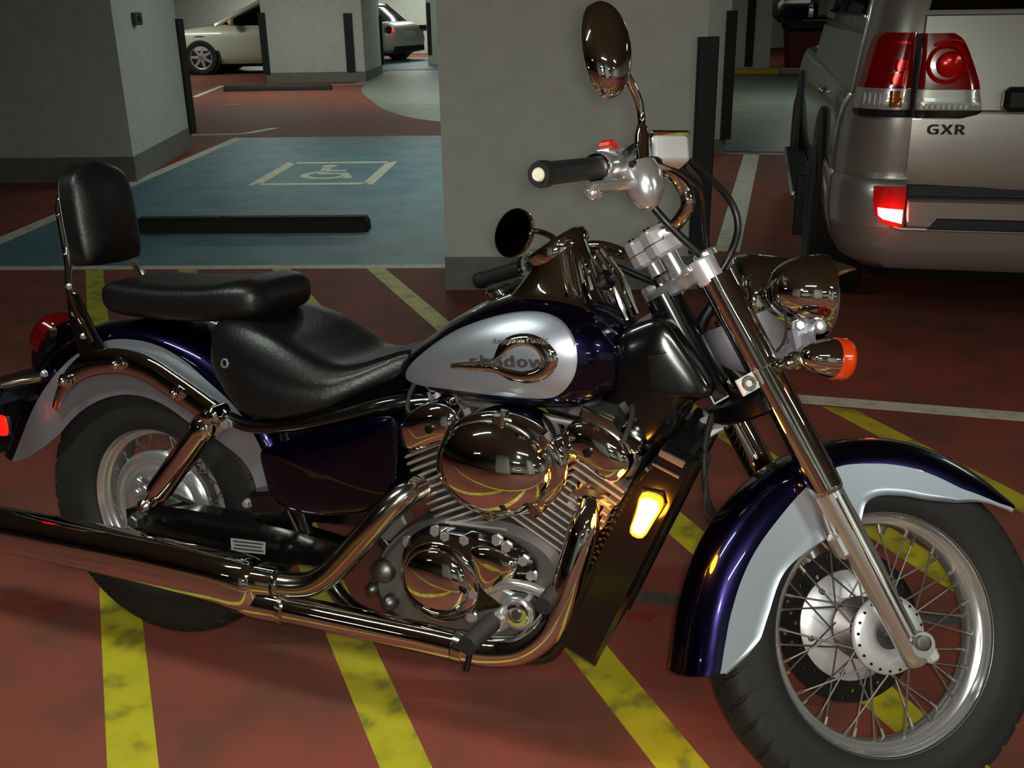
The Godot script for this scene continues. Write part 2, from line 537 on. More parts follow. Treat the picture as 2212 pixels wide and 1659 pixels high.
func hall() -> void:
	var fl := structure("floor", MB.new().box(V(-2, -0.15, -11), V(36, 0.3, 48)), "red_epoxy", "red epoxy car park floor with painted bays and yellow hatching")
	structure("ceiling", MB.new().box(V(-2, 2.9, -11), V(36, 0.3, 48)), "concrete", "bare concrete ceiling of the car park")
	structure("wall_back", MB.new().box(V(-2, 1.4, -32.0), V(36, 3.2, 0.4)), "plaster", "pale plastered wall far behind the white cars")
	structure("wall_front", MB.new().box(V(-2, 1.4, 12.6), V(36, 3.2, 0.4)), "plaster", "pale plastered wall behind the viewer")
	structure("wall_left", MB.new().box(V(-19.8, 1.4, -11), V(0.4, 3.2, 48)), "plaster", "pale plastered wall on the left of the hall")
	structure("wall_right", MB.new().box(V(10.4, 1.4, -11), V(0.4, 3.2, 48)), "plaster", "pale plastered wall on the right of the hall")
	# paint on the floor
	part("blue_bay", flat([Vector2(-2.83, -3.66), Vector2(0.6, -3.66), Vector2(0.6, -10.0), Vector2(-2.93, -10.0)], -0.01, 0.001), "blue_epoxy", fl)
	part("blue_bay", flat([Vector2(-12.5, -23.2), Vector2(1.0, -23.2), Vector2(1.0, -29.0), Vector2(-12.5, -29.0)], -0.01, 0.001), "blue_epoxy", fl)
	var edge := [Vector2(-3.3, -18.75), Vector2(-3.05, -18.5), Vector2(-2.95, -17.7), Vector2(-2.72, -16.5), Vector2(-2.3, -15.0), Vector2(-1.78, -13.3), Vector2(-1.26, -12.2), Vector2(-0.76, -11.55), Vector2(0.3, -10.6), Vector2(1.6, -9.2), Vector2(2.3, -8.45)]
	edge = spline(edge, 4)
	edge.append_array([Vector2(4.0, -8.25), Vector2(8.0, -7.6), Vector2(8.0, -18.0), Vector2(4.9, -19.3), Vector2(2.0, -22.8), Vector2(-3.3, -22.8)])
	part("grey_lane", flat(edge, -0.01, 0.001), "lane_epoxy", fl)
	for l in [[-2.83, -3.66, 0.6, -3.66, 0.085], [-2.86, -3.65, -2.95, -10.0, 0.12], [-3.62, -10.33, -2.98, -10.42, 0.09], [-3.0, -10.46, -2.78, -11.0, 0.12], [-5.6, -16.0, -5.95, -18.6, 0.1], [-3.8, -18.45, -3.1, -18.6, 0.1], [-8.9, -11.6, -3.62, -10.33, 0.09],
			[0.95, -1.745, 3.4, -1.19, 0.085], [1.93, -4.0, 2.80, -8.28, 0.15], [2.35, -8.32, 6.5, -7.5, 0.09]]:
		part("bay_line", flat(line(Vector2(l[0], l[1]), Vector2(l[2], l[3]), l[4]), -0.01, 0.0016), "white_paint", fl)
	for n in 6:
		var x0 := -1.885 + 0.5637 * n
		var z0 := -3.62 if n < 4 else (-1.66 if n == 4 else -1.46)
		var z1 := 1.35
		var a := Vector2(x0 + 0.468 * (z0 + 3.56), z0)
		var b := Vector2(x0 + 0.468 * (z1 + 3.56), z1)
		part("hatch_stripe", flat([a, a + Vector2(0.108, 0.0 if n < 4 else 0.025), b + Vector2(0.108, 0), b], -0.01, 0.0014), "yellow_paint", fl)
	part("hatch_border", flat(line(Vector2(-2.6, 1.4), Vector2(4.0, 1.4), 0.1), -0.01, 0.0016), "yellow_paint", fl)
	part("expansion_joint", flat(line(Vector2(0.45, -0.21), Vector2(2.3, -0.015), 0.052), -0.01, 0.0017), "joint_filler", fl)
	for q in [[-0.37, -0.05, 0.06, 0.03], [1.14, -0.05, 0.05, 0.03]]:
		var blob := []
		var rg := RandomNumberGenerator.new()
		rg.seed = 5 + int(q[0] * 10.0)
		for k in 14:
			blob.append(Vector2(q[0], q[1]) + Vector2(cos(TAU * k / 14.0) * q[2], sin(TAU * k / 14.0) * q[3]) * rg.randf_range(0.55, 1.15))
		part("touch_up_patch", flat(smooth_loop(blob, 3), -0.01, 0.0012), "red_touch_up", fl)
	for q in [[-1.32, -9.15, 0.16, 0.10], [-0.1, -4.05, 0.05, 0.14], [-0.06, -4.35, 0.03, 0.10], [-4.4, -14.45, 0.2, 0.05]]:
		part("faded_marking", flat(smooth_loop([Vector2(q[0] - q[2], q[1] + q[3] * 0.3), Vector2(q[0] - q[2] * 0.4, q[1] - q[3]), Vector2(q[0] + q[2], q[1] - q[3] * 0.4), Vector2(q[0] + q[2] * 0.5, q[1] + q[3])], 4), -0.01, 0.0014), "faded_yellow", fl)
	# accessible-parking sign: frame and wheelchair figure
	var C := Vector2(-1.27, -7.26)
	for l in [[-0.5, -0.63, 0.5, -0.63], [-0.5, 0.63, 0.5, 0.63], [-0.5, -0.68, -0.5, 0.68], [0.5, -0.68, 0.5, 0.68]]:
		part("sign_frame_line", flat(line(C + Vector2(l[0], l[1]), C + Vector2(l[2], l[3]), 0.1), -0.01, 0.0016), "white_paint", fl)
	var wheel := []
	for k in 15:
		wheel.append(C + Vector2(0.02, 0.13) + Vector2.from_angle(deg_to_rad(-70.0 + 17.0 * k + 100.0)) * 0.24)
	for k in range(14, -1, -1):
		wheel.append(C + Vector2(0.02, 0.13) + Vector2.from_angle(deg_to_rad(-70.0 + 17.0 * k + 100.0)) * 0.16)
	part("sign_wheel", flat(wheel, -0.01, 0.0016), "white_paint", fl)
	part("sign_head", flat(ellipse(C.x - 0.07, C.y - 0.40, 0.075, 0.075, 14), -0.01, 0.0016), "white_paint", fl)
	part("sign_body", flat([C + Vector2(-0.11, -0.3), C + Vector2(-0.02, -0.3), C + Vector2(-0.01, -0.15), C + Vector2(0.15, -0.15), C + Vector2(0.15, -0.08), C + Vector2(-0.01, -0.08), C + Vector2(0.0, 0.02), C + Vector2(0.2, 0.02), C + Vector2(0.3, 0.32), C + Vector2(0.22, 0.34), C + Vector2(0.14, 0.1), C + Vector2(-0.08, 0.1)], -0.01, 0.0016), "white_paint", fl)
	# pillars: shaft, skirting, rubber corner guards
	pillar(1, [Vector2(0.31, -3.14), Vector2(1.64, -3.14), Vector2(1.64, -4.0), Vector2(0.31, -4.0)], 0.18, "broad white pillar just behind the handlebars", [[1.64, -3.14, 0.2, 1.272, 0.05, 1, 0.0]])
	pillar(2, [Vector2(-6.5, -6.85), Vector2(-2.915, -6.85), Vector2(-3.235, -9.19), Vector2(-6.5, -9.19)], 0.22, "wide pillar on the left, its front face in shade", [[-3.235, -9.19, 0.15, 1.35, 0.06, 1, 0.137]])
	pillar(3, [Vector2(-5.2, -19.2), Vector2(-3.17, -19.25), Vector2(-3.23, -21.6), Vector2(-5.2, -21.6)], 0.2, "far white pillar between the two white cars", [[-5.2, -19.2, 0.2, 1.36, 0.09, -1, 0.0], [-3.45, -19.24, 0.2, 1.32, 0.085, 0, 0.0], [-3.23, -21.6, 0.2, 1.25, 0.03, 1, 0.0]])
	pillar(4, [Vector2(1.0, -8.2), Vector2(2.51, -8.2), Vector2(2.51, -9.3), Vector2(1.0, -9.3)], 0.15, "pillar partly hidden behind the broad white one", [[2.51, -8.2, 0.15, 1.342, 0.05, 1, 0.0]])
	pillar(5, [Vector2(3.3, -21.0), Vector2(5.3, -21.0), Vector2(5.3, -22.0), Vector2(3.3, -22.0)], 0.0, "far grey pillar beside the red bin", [[4.85, -21.0, 0.08, 1.6, 0.085, 0, 0.0]])
	pillar(6, [Vector2(-2.66, -25.2), Vector2(-1.3, -25.2), Vector2(-1.3, -26.0), Vector2(-2.66, -26.0)], 0.0, "pale pillar end glimpsed beside the rear of the white car", [[-2.59, -25.2, 0.25, 1.5, 0.05, 0, 0.0]])
	pillar(7, [Vector2(-1.5, 5.0), Vector2(-0.3, 5.0), Vector2(-0.3, 6.0), Vector2(-1.5, 6.0)], 0.2, "white pillar behind the viewer, mirrored in the chrome", [])
	pillar(8, [Vector2(2.3, 5.0), Vector2(3.5, 5.0), Vector2(3.5, 6.0), Vector2(2.3, 6.0)], 0.2, "second white pillar behind the viewer, mirrored in the chrome", [])
	# small things of the hall
	var sw := thing("switch_box", "small grey switch box high on the left pillar's side face", "switch", Transform3D(Basis(Vector3.UP, -0.137), V(-3.005, 1.37, -7.5)))
	part("housing", MB.new().box(V(0.03, 0, 0), V(0.06, 0.11, 0.12), 0.008), "switch_grey", sw)
	part("rocker", MB.new().box(V(0.064, 0, 0), V(0.012, 0.05, 0.04), 0.004), "plastic_black", sw)
	for w in [[-2.02, -0.40, -4.7, 0.10, "black rubber wheel stop lying across the blue bay"], [-5.45, -3.42, -17.2, 0.10, "black rubber wheel stop in front of the far white pillar"]]:
		var ws := thing("wheel_stop", w[4], "wheel stop", Transform3D(Basis(), V(0, 0, w[2])), "wheel stops")
		var xs := []
		for x in [w[0], w[0] + 0.02, w[1] - 0.02, w[1]]:
			var k := 0.75 if x == w[0] or x == w[1] else 1.0
			xs.append(PackedVector3Array([V(x, 0, 0.075 * k), V(x, 0.06 * k, 0.065 * k), V(x, w[3] * k, 0.035 * k), V(x, w[3] * k, -0.035 * k), V(x, 0.06 * k, -0.065 * k), V(x, 0, -0.075 * k)]))
		part("bar", MB.new().loft(xs), "guard_rubber", ws)
		for i in 4:
			part("fixing_bolt", MB.new().hexbolt(V(lerpf(w[0] + 0.2, w[1] - 0.2, i / 3.0), w[3] - 0.002, 0), Vector3.UP, 0.012, 0.006), "dark_steel", ws)
	var kb := thing("kerb", "low kerb with a yellow stretch in front of the red bin", "kerb", Transform3D(Basis(Vector3.UP, -0.22), V(4.0, 0, -19.9)))
	var i := 0
	for s in [["kerb_yellow", 0.0, 1.3], ["skirting_paint", 1.3, 3.6]]:
		part("kerb_stone", MB.new().box(V((s[1] + s[2]) * 0.5, 0.06, 0), V(s[2] - s[1] - 0.01, 0.12, 0.25), 0.02), s[0], kb)
		i += 1
	part("painted_edge", MB.new().box(V(2.45, 0.118, 0.09), V(2.29, 0.012, 0.06), 0.003), "white_paint", kb)
	var bn := thing("waste_bin", "red waste bin with a black lid behind the kerb", "bin", Transform3D(Basis(), V(6.0, 0, -21.0)))
	var rr := []
	for h in [[0.0, 0.30, 0.26], [0.05, 0.32, 0.28], [0.78, 0.38, 0.34], [0.80, 0.40, 0.36]]:
		rr.append(PackedVector3Array([V(-h[1], h[0], h[2]), V(h[1], h[0], h[2]), V(h[1], h[0], -h[2]), V(-h[1], h[0], -h[2])]))
	part("body", MB.new().loft(rr), "bin_red", bn)
	part("lid", MB.new().box(V(0, 0.95, 0), V(0.86, 0.3, 0.78), 0.06), "bin_black", bn)

func pillar(n: int, poly: Array, skirt: float, label: String, guards: Array) -> void:
	var o := part("pillar", flat(poly, 0.0, 2.75), "plaster", self)
	tag(o, label, "", "", "structure")
	if skirt > 0.0:
		var c := Vector2.ZERO
		for q in poly: c += q
		c /= poly.size()
		var big := []
		for q in poly:
			big.append(q + Vector2(signf(q.x - c.x), signf(q.y - c.y)) * 0.006)
		part("skirting", flat(big, 0.0, skirt), "skirting_paint", o)
	for g in guards:   # x, z of the corner, bottom, top, leg width, side the corner turns to, skew
		var T := Transform3D(Basis(Vector3.UP, -g[6]), V(g[0], 0, g[1]))
		var t := 0.045
		var mb := MB.new()
		var bx := Transform3D(Basis(Vector3.RIGHT, Vector3(0, 0, -1), Vector3.UP), Vector3.ZERO)
		var w: float = g[4]
		var L := [Vector2(-w, -0.004), Vector2(-w, -t), Vector2(-w + 0.01, -t - 0.006), Vector2(t, -t - 0.006), Vector2(t + 0.006, -t), Vector2(t + 0.006, w), Vector2(0.004, w), Vector2(0.004, -0.004)]
		if g[5] == 0:
			L = [Vector2(-w, -0.004), Vector2(-w, -0.03), Vector2(w, -0.03), Vector2(w, -0.004)]
		if g[5] < 0:
			for k in L.size(): L[k] = Vector2(-L[k].x, L[k].y)
		mb.prism(L, g[2], g[3], bx)
		part("corner_guard", mb, "guard_rubber", o, 30.0, T)

func hall_lamps() -> void:
	for q in [[-4.4, -16.4, 5.5], [-1.0, -15.0, 4.5], [5.0, -13.5, 4.0], [-8.5, -20.5, 5.0], [-8.0, -29.6, 9.0], [-3.4, -29.8, 9.0], [-2.0, -23.0, 3.0], [3.5, -25.0, 3.0], [8.2, 5.5, 4.0],
			[-0.7, 0.9, 2.9], [1.7, 3.4, 4.6], [4.8, 2.6, 3.6], [-4.5, 5.0, 1.2], [0.6, 8.5, 7.0], [6.0, 8.5, 6.0], [-0.9, -8.3, 1.9], [0.5, -6.3, 2.2], [6.5, -3.5, 2.0]]:
		var o := thing("ceiling_light", "white fluorescent batten under the concrete ceiling", "ceiling light", Transform3D(Basis(), V(q[0], 2.75, q[1])), "fluorescent battens of the hall")
		part("batten", MB.new().box(V(0, -0.03, 0), V(1.26, 0.06, 0.11), 0.01), "lamp_body", o)
		part("lamp_tube", MB.new().tube([V(-0.6, -0.078, 0), V(0.6, -0.078, 0)], 0.016, 12), "tube_glow", o)
		var a := AreaLight3D.new()
		a.name = "tube_light"
		a.area_size = Vector2(1.2, 0.05)
		a.rotation_degrees = Vector3(-90, 0, 0)
		a.position = V(0, -0.098, 0)
		a.light_energy = q[2] * LAMP
		a.light_color = Color(0.95, 1.0, 0.95)
		a.area_range = 60.0
		a.area_attenuation = 2.0
		a.shadow_enabled = true
		o.add_child(a)

const LAMP := 1.0

# ---------------------------------------------------------------- vehicles
func plan(w: float, f0: float, f1: float, r: float, h: float) -> PackedVector3Array:     # rounded outline at height h; z = -(way forward)
	var o := PackedVector3Array()
	for c in [[w - r, -(f0 + r), 0.0], [w - r, -(f1 - r), -PI * 0.5], [-(w - r), -(f1 - r), -PI], [-(w - r), -(f0 + r), -PI * 1.5]]:
		for k in 8:
			var a: float = c[2] + PI * 0.5 - PI * 0.5 * k / 7.0
			o.append(V(c[0] + r * cos(a), h, c[1] + r * sin(a)))
	return o

func stack(rows: Array) -> MB:     # rows of height, half width, rear, front, corner radius
	var rings := []
	for q in rows:
		rings.append(plan(q[1], q[2], q[3], q[4], q[0]))
	return MB.new().loft(rings)

func car_wheel(parent: Node3D, at: Vector3, r: float, w: float, side: float) -> void:
	var T := Transform3D(Basis(Vector3.BACK, PI * 0.5 * -side), at)      # lathe axis pointing out of the car
	var ty := part("tyre", MB.new().hoop([Vector2(r * 0.66, w * 0.40), Vector2(r * 0.82, w * 0.5), Vector2(r * 0.95, w * 0.46), Vector2(r, w * 0.3), Vector2(r, -w * 0.3), Vector2(r * 0.95, -w * 0.46), Vector2(r * 0.66, -w * 0.4)], T, 40), "rubber", parent)
	var rim := MB.new().hoop([Vector2(r * 0.67, w * 0.42), Vector2(r * 0.62, w * 0.36), Vector2(r * 0.58, -w * 0.3), Vector2(r * 0.66, -w * 0.38)], T, 40)
	part("rim", rim, "aluminium", ty)
	part("brake_disc", MB.new().lathe([Vector2(0.0, 0.0), Vector2(r * 0.5, 0.0), Vector2(r * 0.5, -0.02), Vector2(0, -0.02)], T, 32), "dark_steel", ty)
	for k in 7:
		var a := TAU * k / 7.0
		var sp := MB.new().prism([Vector2(-0.035, 0.04), Vector2(0.035, 0.04), Vector2(0.022, r * 0.63), Vector2(-0.022, r * 0.63)], w * 0.2, w * 0.36, Transform3D(), 0.008)
		part("wheel_spoke", sp, "aluminium", ty, 30.0, T * Transform3D(Basis(Vector3.RIGHT, -PI * 0.5), Vector3.ZERO) * Transform3D(Basis(Vector3.BACK, a), Vector3.ZERO))
	part("hub_cap", MB.new().lathe([Vector2(0.06, w * 0.2), Vector2(0.055, w * 0.38), Vector2(0.03, w * 0.42), Vector2(0.0, w * 0.43)], T, 20), "polished_aluminium", ty)

func off_roader() -> void:
	var O := V(2.05, 0, -2.15) + V(0.985 * cos(0.1745), 0, 0.985 * sin(0.1745))
	var o := thing("off_roader", "large silver off-road car parked with its rear towards the viewer", "car", Transform3D(Basis(Vector3.UP, -0.1745), O))
	var body := stack([[0.38, 0.90, 0.13, 4.80, 0.20], [0.46, 0.955, 0.10, 4.88, 0.24], [0.62, 0.975, 0.085, 4.92, 0.26], [0.80, 0.978, 0.075, 4.92, 0.26], [0.92, 0.968, 0.07, 4.88, 0.25], [1.0, 0.955, 0.07, 4.80, 0.24], [1.06, 0.93, 0.075, 4.70, 0.23], [1.09, 0.86, 0.12, 4.55, 0.2]])
	part("body", body, "car_silver", o, 45.0)
	part("upper_body", stack([[1.04, 0.925, 0.075, 3.55, 0.22], [1.2, 0.905, 0.09, 3.40, 0.22], [1.40, 0.875, 0.13, 3.15, 0.2], [1.62, 0.825, 0.2, 2.85, 0.2], [1.76, 0.775, 0.28, 2.65, 0.2], [1.84, 0.68, 0.42, 2.45, 0.2], [1.87, 0.45, 0.7, 2.2, 0.2]]), "car_silver", o, 45.0)
	part("underbody", stack([[0.24, 0.78, 0.35, 4.6, 0.15], [0.40, 0.88, 0.2, 4.75, 0.2]]), "under_black", o)
	# rear bumper with its ledge, middle section between the two seams
	part("rear_bumper", stack([[0.36, 0.86, 0.05, 0.72, 0.16], [0.40, 0.925, 0.01, 0.76, 0.2], [0.47, 0.965, -0.012, 0.78, 0.23], [0.546, 0.984, -0.018, 0.79, 0.25]]), "car_silver", o, 40.0)
	for sd in [1.0, -1.0]:
		var cr := []
		for q in [[0.545, 0.984, -0.018, 0.25], [0.60, 0.987, -0.016, 0.255], [0.66, 0.988, -0.01, 0.26], [0.715, 0.985, 0.0, 0.26], [0.738, 0.972, 0.02, 0.25], [0.742, 0.94, 0.05, 0.23]]:
			var ring := PackedVector3Array([V(sd * 0.692, q[0], -q[2])])
			for k in 9:
				var a: float = PI * 0.5 * k / 8.0
				ring.append(V(sd * (q[1] - q[3] + q[3] * sin(a)), q[0], -(q[2] + q[3]) + q[3] * cos(a)))
			ring.append_array(PackedVector3Array([V(sd * q[1], q[0], -0.79), V(sd * (q[1] - 0.10), q[0], -0.79), V(sd * (q[1] - 0.12), q[0], -0.40), V(sd * 0.692, q[0], -0.16)]))
			cr.append(ring)
		part("bumper_corner", MB.new().loft(cr), "car_silver", o, 40.0)
	var rb := MB.new().prism([Vector2(-0.688, 0.664), Vector2(-0.684, 0.60), Vector2(-0.676, 0.552), Vector2(-0.58, 0.548), Vector2(0.58, 0.548), Vector2(0.676, 0.552), Vector2(0.684, 0.60), Vector2(0.688, 0.664)], -0.04, 0.032, Transform3D(), 0.008)
	part("bumper_middle", rb, "car_silver", o)
	part("bumper_groove", MB.new().box(V(0, 0.690, -0.05), V(1.37, 0.05, 0.02), 0.004), "car_black", o)
	part("step_pad", MB.new().prism([Vector2(-0.60, 0.545), Vector2(0.60, 0.545), Vector2(0.565, 0.592), Vector2(-0.565, 0.592)], 0.0, 0.037, Transform3D(), 0.004), "car_black", o)
	part("bumper_lip", MB.new().tube([V(-0.74, 0.552, 0.012), V(-0.70, 0.542, 0.02), V(0.70, 0.54, 0.022), V(0.74, 0.552, 0.012)], 0.008, 8), "car_silver", o)
	# tailgate between the lamps
	var tg := []
	for q in [[1.0, -0.050], [0.99, -0.047], [0.965, -0.044], [0.93, -0.040], [0.90, -0.0375], [0.86, -0.0355], [0.82, -0.0345], [0.78, -0.0345], [0.74, -0.036], [0.70, -0.040], [0.672, -0.046], [0.664, -0.055]]:
		var row := PackedVector3Array()
		for k in 21:
			var u := lerpf(-0.693, 0.693, k / 20.0)
			row.append(V(u, q[0], q[1] - 0.03 * pow(absf(u) / 0.693, 4.0) * 0.3))
		tg.append(row)
	part("tailgate", MB.new().shell(tg, -0.03), "car_silver", o, 60.0)
	var g2 := MB.new()
	var T2 := Transform3D(Basis(Vector3.RIGHT, -0.17), V(0, 1.006, -0.05))
	g2.prism([Vector2(-0.692, 0.0), Vector2(0.692, 0.0), Vector2(0.68, 0.37), Vector2(-0.68, 0.37)], -0.15, 0.0, T2, 0.006)
	part("upper_tailgate", g2, "car_silver", o)
	part("rear_window", MB.new().prism([Vector2(-0.67, 0.385), Vector2(0.67, 0.385), Vector2(0.60, 0.72), Vector2(-0.60, 0.72)], -0.1, 0.012, T2, 0.006), "car_glass", o)
	part("garnish_bar", MB.new().box(V(0, 1.055, -0.03), V(0.74, 0.095, 0.07), 0.02), "lens_smoke", o)
	part("number_plate", MB.new().box(V(0, 0.90, -0.034), V(0.52, 0.11, 0.012), 0.004), "label_white", o)
	lettering("GXR", "badge", 0.056, 0.012, "dark_steel", o, Transform3D(Basis(Vector3.RIGHT, -0.09).scaled_local(V(1.35, 0.95, 1.0)), V(-0.565, 0.936, -0.037)), "Droid Sans", true)
	# lamps, both sides
	var surf := func(A: float, h: float) -> float:
		var u := absf(A - 0.985)
		var w := 0.975 if h < 0.95 else lerpf(0.968, 0.89, (h - 0.95) / 0.4)
		var f0 := 0.065 if h < 1.05 else lerpf(0.068, 0.125, (h - 1.05) / 0.35)
		var d := maxf(0.0, u - (w - 0.235))
		return f0 + 0.235 - sqrt(maxf(0.0, 0.235 * 0.235 - d * d))
	var lens := func(called: String, mt: String, rows: Array, off: float, th: float, P: Node3D, sd: float) -> MeshInstance3D:
		var g := []
		for i in rows.size() * 3 - 2:
			var q := table(rows, rows[0][0] + (rows[rows.size() - 1][0] - rows[0][0]) * i / (rows.size() * 3 - 3.0))
			var row := PackedVector3Array()
			for k in 13:
				var A := lerpf(q[1], q[2], k / 12.0)
				var e := 0.012 * (1.0 - pow(absf(k / 6.0 - 1.0), 8.0))
				row.append(V((A - 0.985) * sd, q[0], -surf.call(A, q[0]) + off + e))
			g.append(row)
		return part(called, MB.new().shell(g, th), mt, P, 40.0)
	for sd in [1.0, -1.0]:
		var q1: MeshInstance3D = lens.call("tail_lamp", "lens_red_deep", [[1.095, 0.078, 0.283], [1.16, 0.092, 0.283], [1.24, 0.108, 0.283], [1.285, 0.122, 0.283], [1.305, 0.15, 0.283]], 0.012, 0.03, o, sd)
		lens.call("clear_strip", "lens_clear", [[1.012, 0.070, 0.283], [1.05, 0.070, 0.283], [1.093, 0.077, 0.283]], 0.010, 0.025, q1, sd)
		lens.call("amber_cell", "lens_amber", [[1.022, 0.195, 0.245], [1.05, 0.195, 0.245], [1.085, 0.195, 0.245]], 0.020, 0.02, q1, sd)
		lens.call("lamp_base", "lens_smoke", [[0.982, 0.080, 0.284], [0.995, 0.066, 0.284], [1.010, 0.066, 0.284]], 0.014, 0.03, q1, sd)
		lens.call("lamp_glow_band", "lens_red_bright", [[1.262, 0.195, 0.262], [1.268, 0.19, 0.264], [1.274, 0.195, 0.262]], 0.018, 0.012, q1, sd)
		for e in [[1.18, 0.205, 0.262], [1.13, 0.19, 0.255]]:
			lens.call("lamp_reflector", "lens_red_bright", [[e[0] - 0.022, e[1], e[2]], [e[0], e[1] - 0.006, e[2]], [e[0] + 0.022, e[1], e[2]]], 0.0165, 0.012, q1, sd)
		var q2: MeshInstance3D = lens.call("gate_lamp", "lens_red_deep", [[1.092, 0.287, 0.530], [1.16, 0.287, 0.508], [1.24, 0.287, 0.474], [1.28, 0.287, 0.45], [1.302, 0.287, 0.415]], 0.026, 0.045, o, sd)
		lens.call("clear_strip", "lens_clear", [[1.012, 0.287, 0.545], [1.05, 0.287, 0.538], [1.090, 0.287, 0.529]], 0.024, 0.04, q2, sd)
		lens.call("lamp_base", "lens_smoke", [[0.982, 0.287, 0.48], [0.996, 0.287, 0.53], [1.010, 0.287, 0.547]], 0.028, 0.045, q2, sd)
		part("lamp_divider", MB.new().tube([V((0.284 - 0.985) * sd, 0.985, -0.030), V((0.284 - 0.985) * sd, 1.10, -0.034), V((0.284 - 0.985) * sd, 1.30, -0.052)], 0.013, 8), "lens_smoke", q2)
		for k in 5:
			part("prism_rib", MB.new().box(V((0.105 + 0.019 * k - 0.985) * sd, 1.05, -surf.call(0.105 + 0.019 * k, 1.05) + 0.024), V(0.007, 0.05, 0.008), 0.003), "label_white", q1)
		for k in 9:
			part("prism_rib", MB.new().box(V((0.315 + 0.021 * k - 0.985) * sd, 1.026, -0.026), V(0.012, 0.02, 0.012), 0.003), "label_white", q2)
		part("bulb_housing", MB.new().hoop([Vector2(0.078, 0.0), Vector2(0.07, 0.008), Vector2(0.062, 0.0)], Transform3D(Basis(Vector3.RIGHT, PI * 0.5), V((0.395 - 0.985) * sd, 1.19, -0.038)), 32), "lens_red_bright", q2)
		part("bulb_lens", MB.new().lathe([Vector2(0.05, -0.01), Vector2(0.045, 0.004), Vector2(0.025, 0.010), Vector2(0, 0.012)], Transform3D(Basis(Vector3.RIGHT, PI * 0.5), V((0.405 - 0.985) * sd, 1.185, -0.038)), 24), "lens_red_bright", q2)
		part("lamp_glow_band", MB.new().tube(spline([V((0.345 - 0.985) * sd, 1.262, -0.045), V((0.40 - 0.985) * sd, 1.278, -0.047), V((0.45 - 0.985) * sd, 1.268, -0.046)], 4), 0.005, 6), "lens_red_bright", q2)
		var rows := [[0.553, 0.245, 0.291], [0.572, 0.20, 0.291], [0.60, 0.178, 0.291], [0.65, 0.167, 0.291], [0.712, 0.163, 0.291]]
		var gg := []
		for q in rows:
			var row := PackedVector3Array()
			for k in 7:
				var A := lerpf(q[1], q[2], k / 6.0)
				var u := maxf(0.0, (0.985 - A) - 0.735)
				row.append(V((A - 0.985) * sd, q[0], 0.026 - 0.25 + sqrt(maxf(0.0, 0.25 * 0.25 - u * u))))
			gg.append(row)
		var rf := part("bumper_reflector", MB.new().shell(gg, 0.03), "reflector_red", o)
		if sd > 0.0:
			part("bumper_reflector_glow", MB.new().prism([Vector2(0.187 - 0.985, 0.628), Vector2(0.192 - 0.985, 0.598), Vector2(0.212 - 0.985, 0.582), Vector2(0.286 - 0.985, 0.566), Vector2(0.286 - 0.985, 0.622)], 0.0, 0.032, Transform3D(Basis(Vector3.UP, -0.06), V(0, 0, 0.045)), 0.002), "reflector_red_glow", rf)  # returned LED light painted as a glowing patch on the reflector
			var l := OmniLight3D.new()
			l.name = "added_bumper_light"  # added light, spreads the painted glow around the reflector
			l.position = V(0.24 - 0.985, 0.60, 0.06)
			l.light_color = Color(1.0, 0.10, 0.08)
			l.light_energy = 0.012
			l.light_size = 0.03
			l.omni_range = 20.0
			l.omni_attenuation = 2.0
			l.shadow_enabled = true
			o.add_child(l)
		# side glass, pillars, step, mirror, wheels
		var side := Transform3D(Basis(V(0, 0, -1), V(-sd * 0.2, 0.98, 0).normalized(), V(sd * 0.98, 0.2, 0).normalized()), V(sd * 0.897, 1.33, 0))
		for w in [[0.42, 1.25], [1.32, 2.20], [2.28, 3.02]]:
			part("side_window", MB.new().prism([Vector2(w[0], 0.04), Vector2(w[1], 0.04), Vector2(w[1] - 0.05, 0.36), Vector2(w[0] + 0.12, 0.36)], -0.08, 0.006, side, 0.004), "car_glass", o)
		part("window_trim", MB.new().tube([V(sd * 0.892, 1.365, -0.38), V(sd * 0.892, 1.365, -3.05)], 0.009, 6), "chrome", o)
		part("side_step", MB.new().box(V(sd * 1.0, 0.36, -2.7), V(0.16, 0.06, 2.0), 0.02), "car_silver", o)
		part("step_tread", MB.new().box(V(sd * 1.01, 0.392, -2.7), V(0.12, 0.008, 1.9), 0.003), "car_black", o)
		part("mud_flap", MB.new().box(V(sd * 0.93, 0.34, -1.56), V(0.26, 0.34, 0.02), 0.006), "car_black", o)
		part("door_handle", MB.new().box(V(sd * 0.975, 0.98, -1.5), V(0.03, 0.03, 0.2), 0.01), "car_silver", o)
		var mr := part("door_mirror", MB.new().box(V(sd * 1.09, 1.40, -3.12), V(0.30, 0.23, 0.12), 0.05), "car_black", o)
		part("mirror_glass", MB.new().box(V(sd * 1.09, 1.40, -3.055), V(0.24, 0.17, 0.01), 0.004), "mirror_glass", mr)
		part("mirror_cap", MB.new().box(V(sd * 1.09, 1.41, -3.155), V(0.30, 0.22, 0.1), 0.05), "car_silver", mr)
		part("mirror_arm", MB.new().box(V(sd * 0.96, 1.30, -3.1), V(0.2, 0.05, 0.08), 0.02), "car_black", mr)
		for f in [1.07, 3.92]:
			part("wheel_arch_shade", MB.new().lathe([Vector2(0.0, -0.2), Vector2(0.47, -0.2), Vector2(0.47, 0.022), Vector2(0.45, 0.03), Vector2(0.0, 0.03)], Transform3D(Basis(Vector3.BACK, -sd * PI * 0.5), V(sd * 0.965, 0.46, -f)), 40), "under_black", o)  # dark disc on the uncut body, painting the shaded wheel opening
			car_wheel(o, V(sd * 0.875, 0.392, -f), 0.392, 0.285, sd)

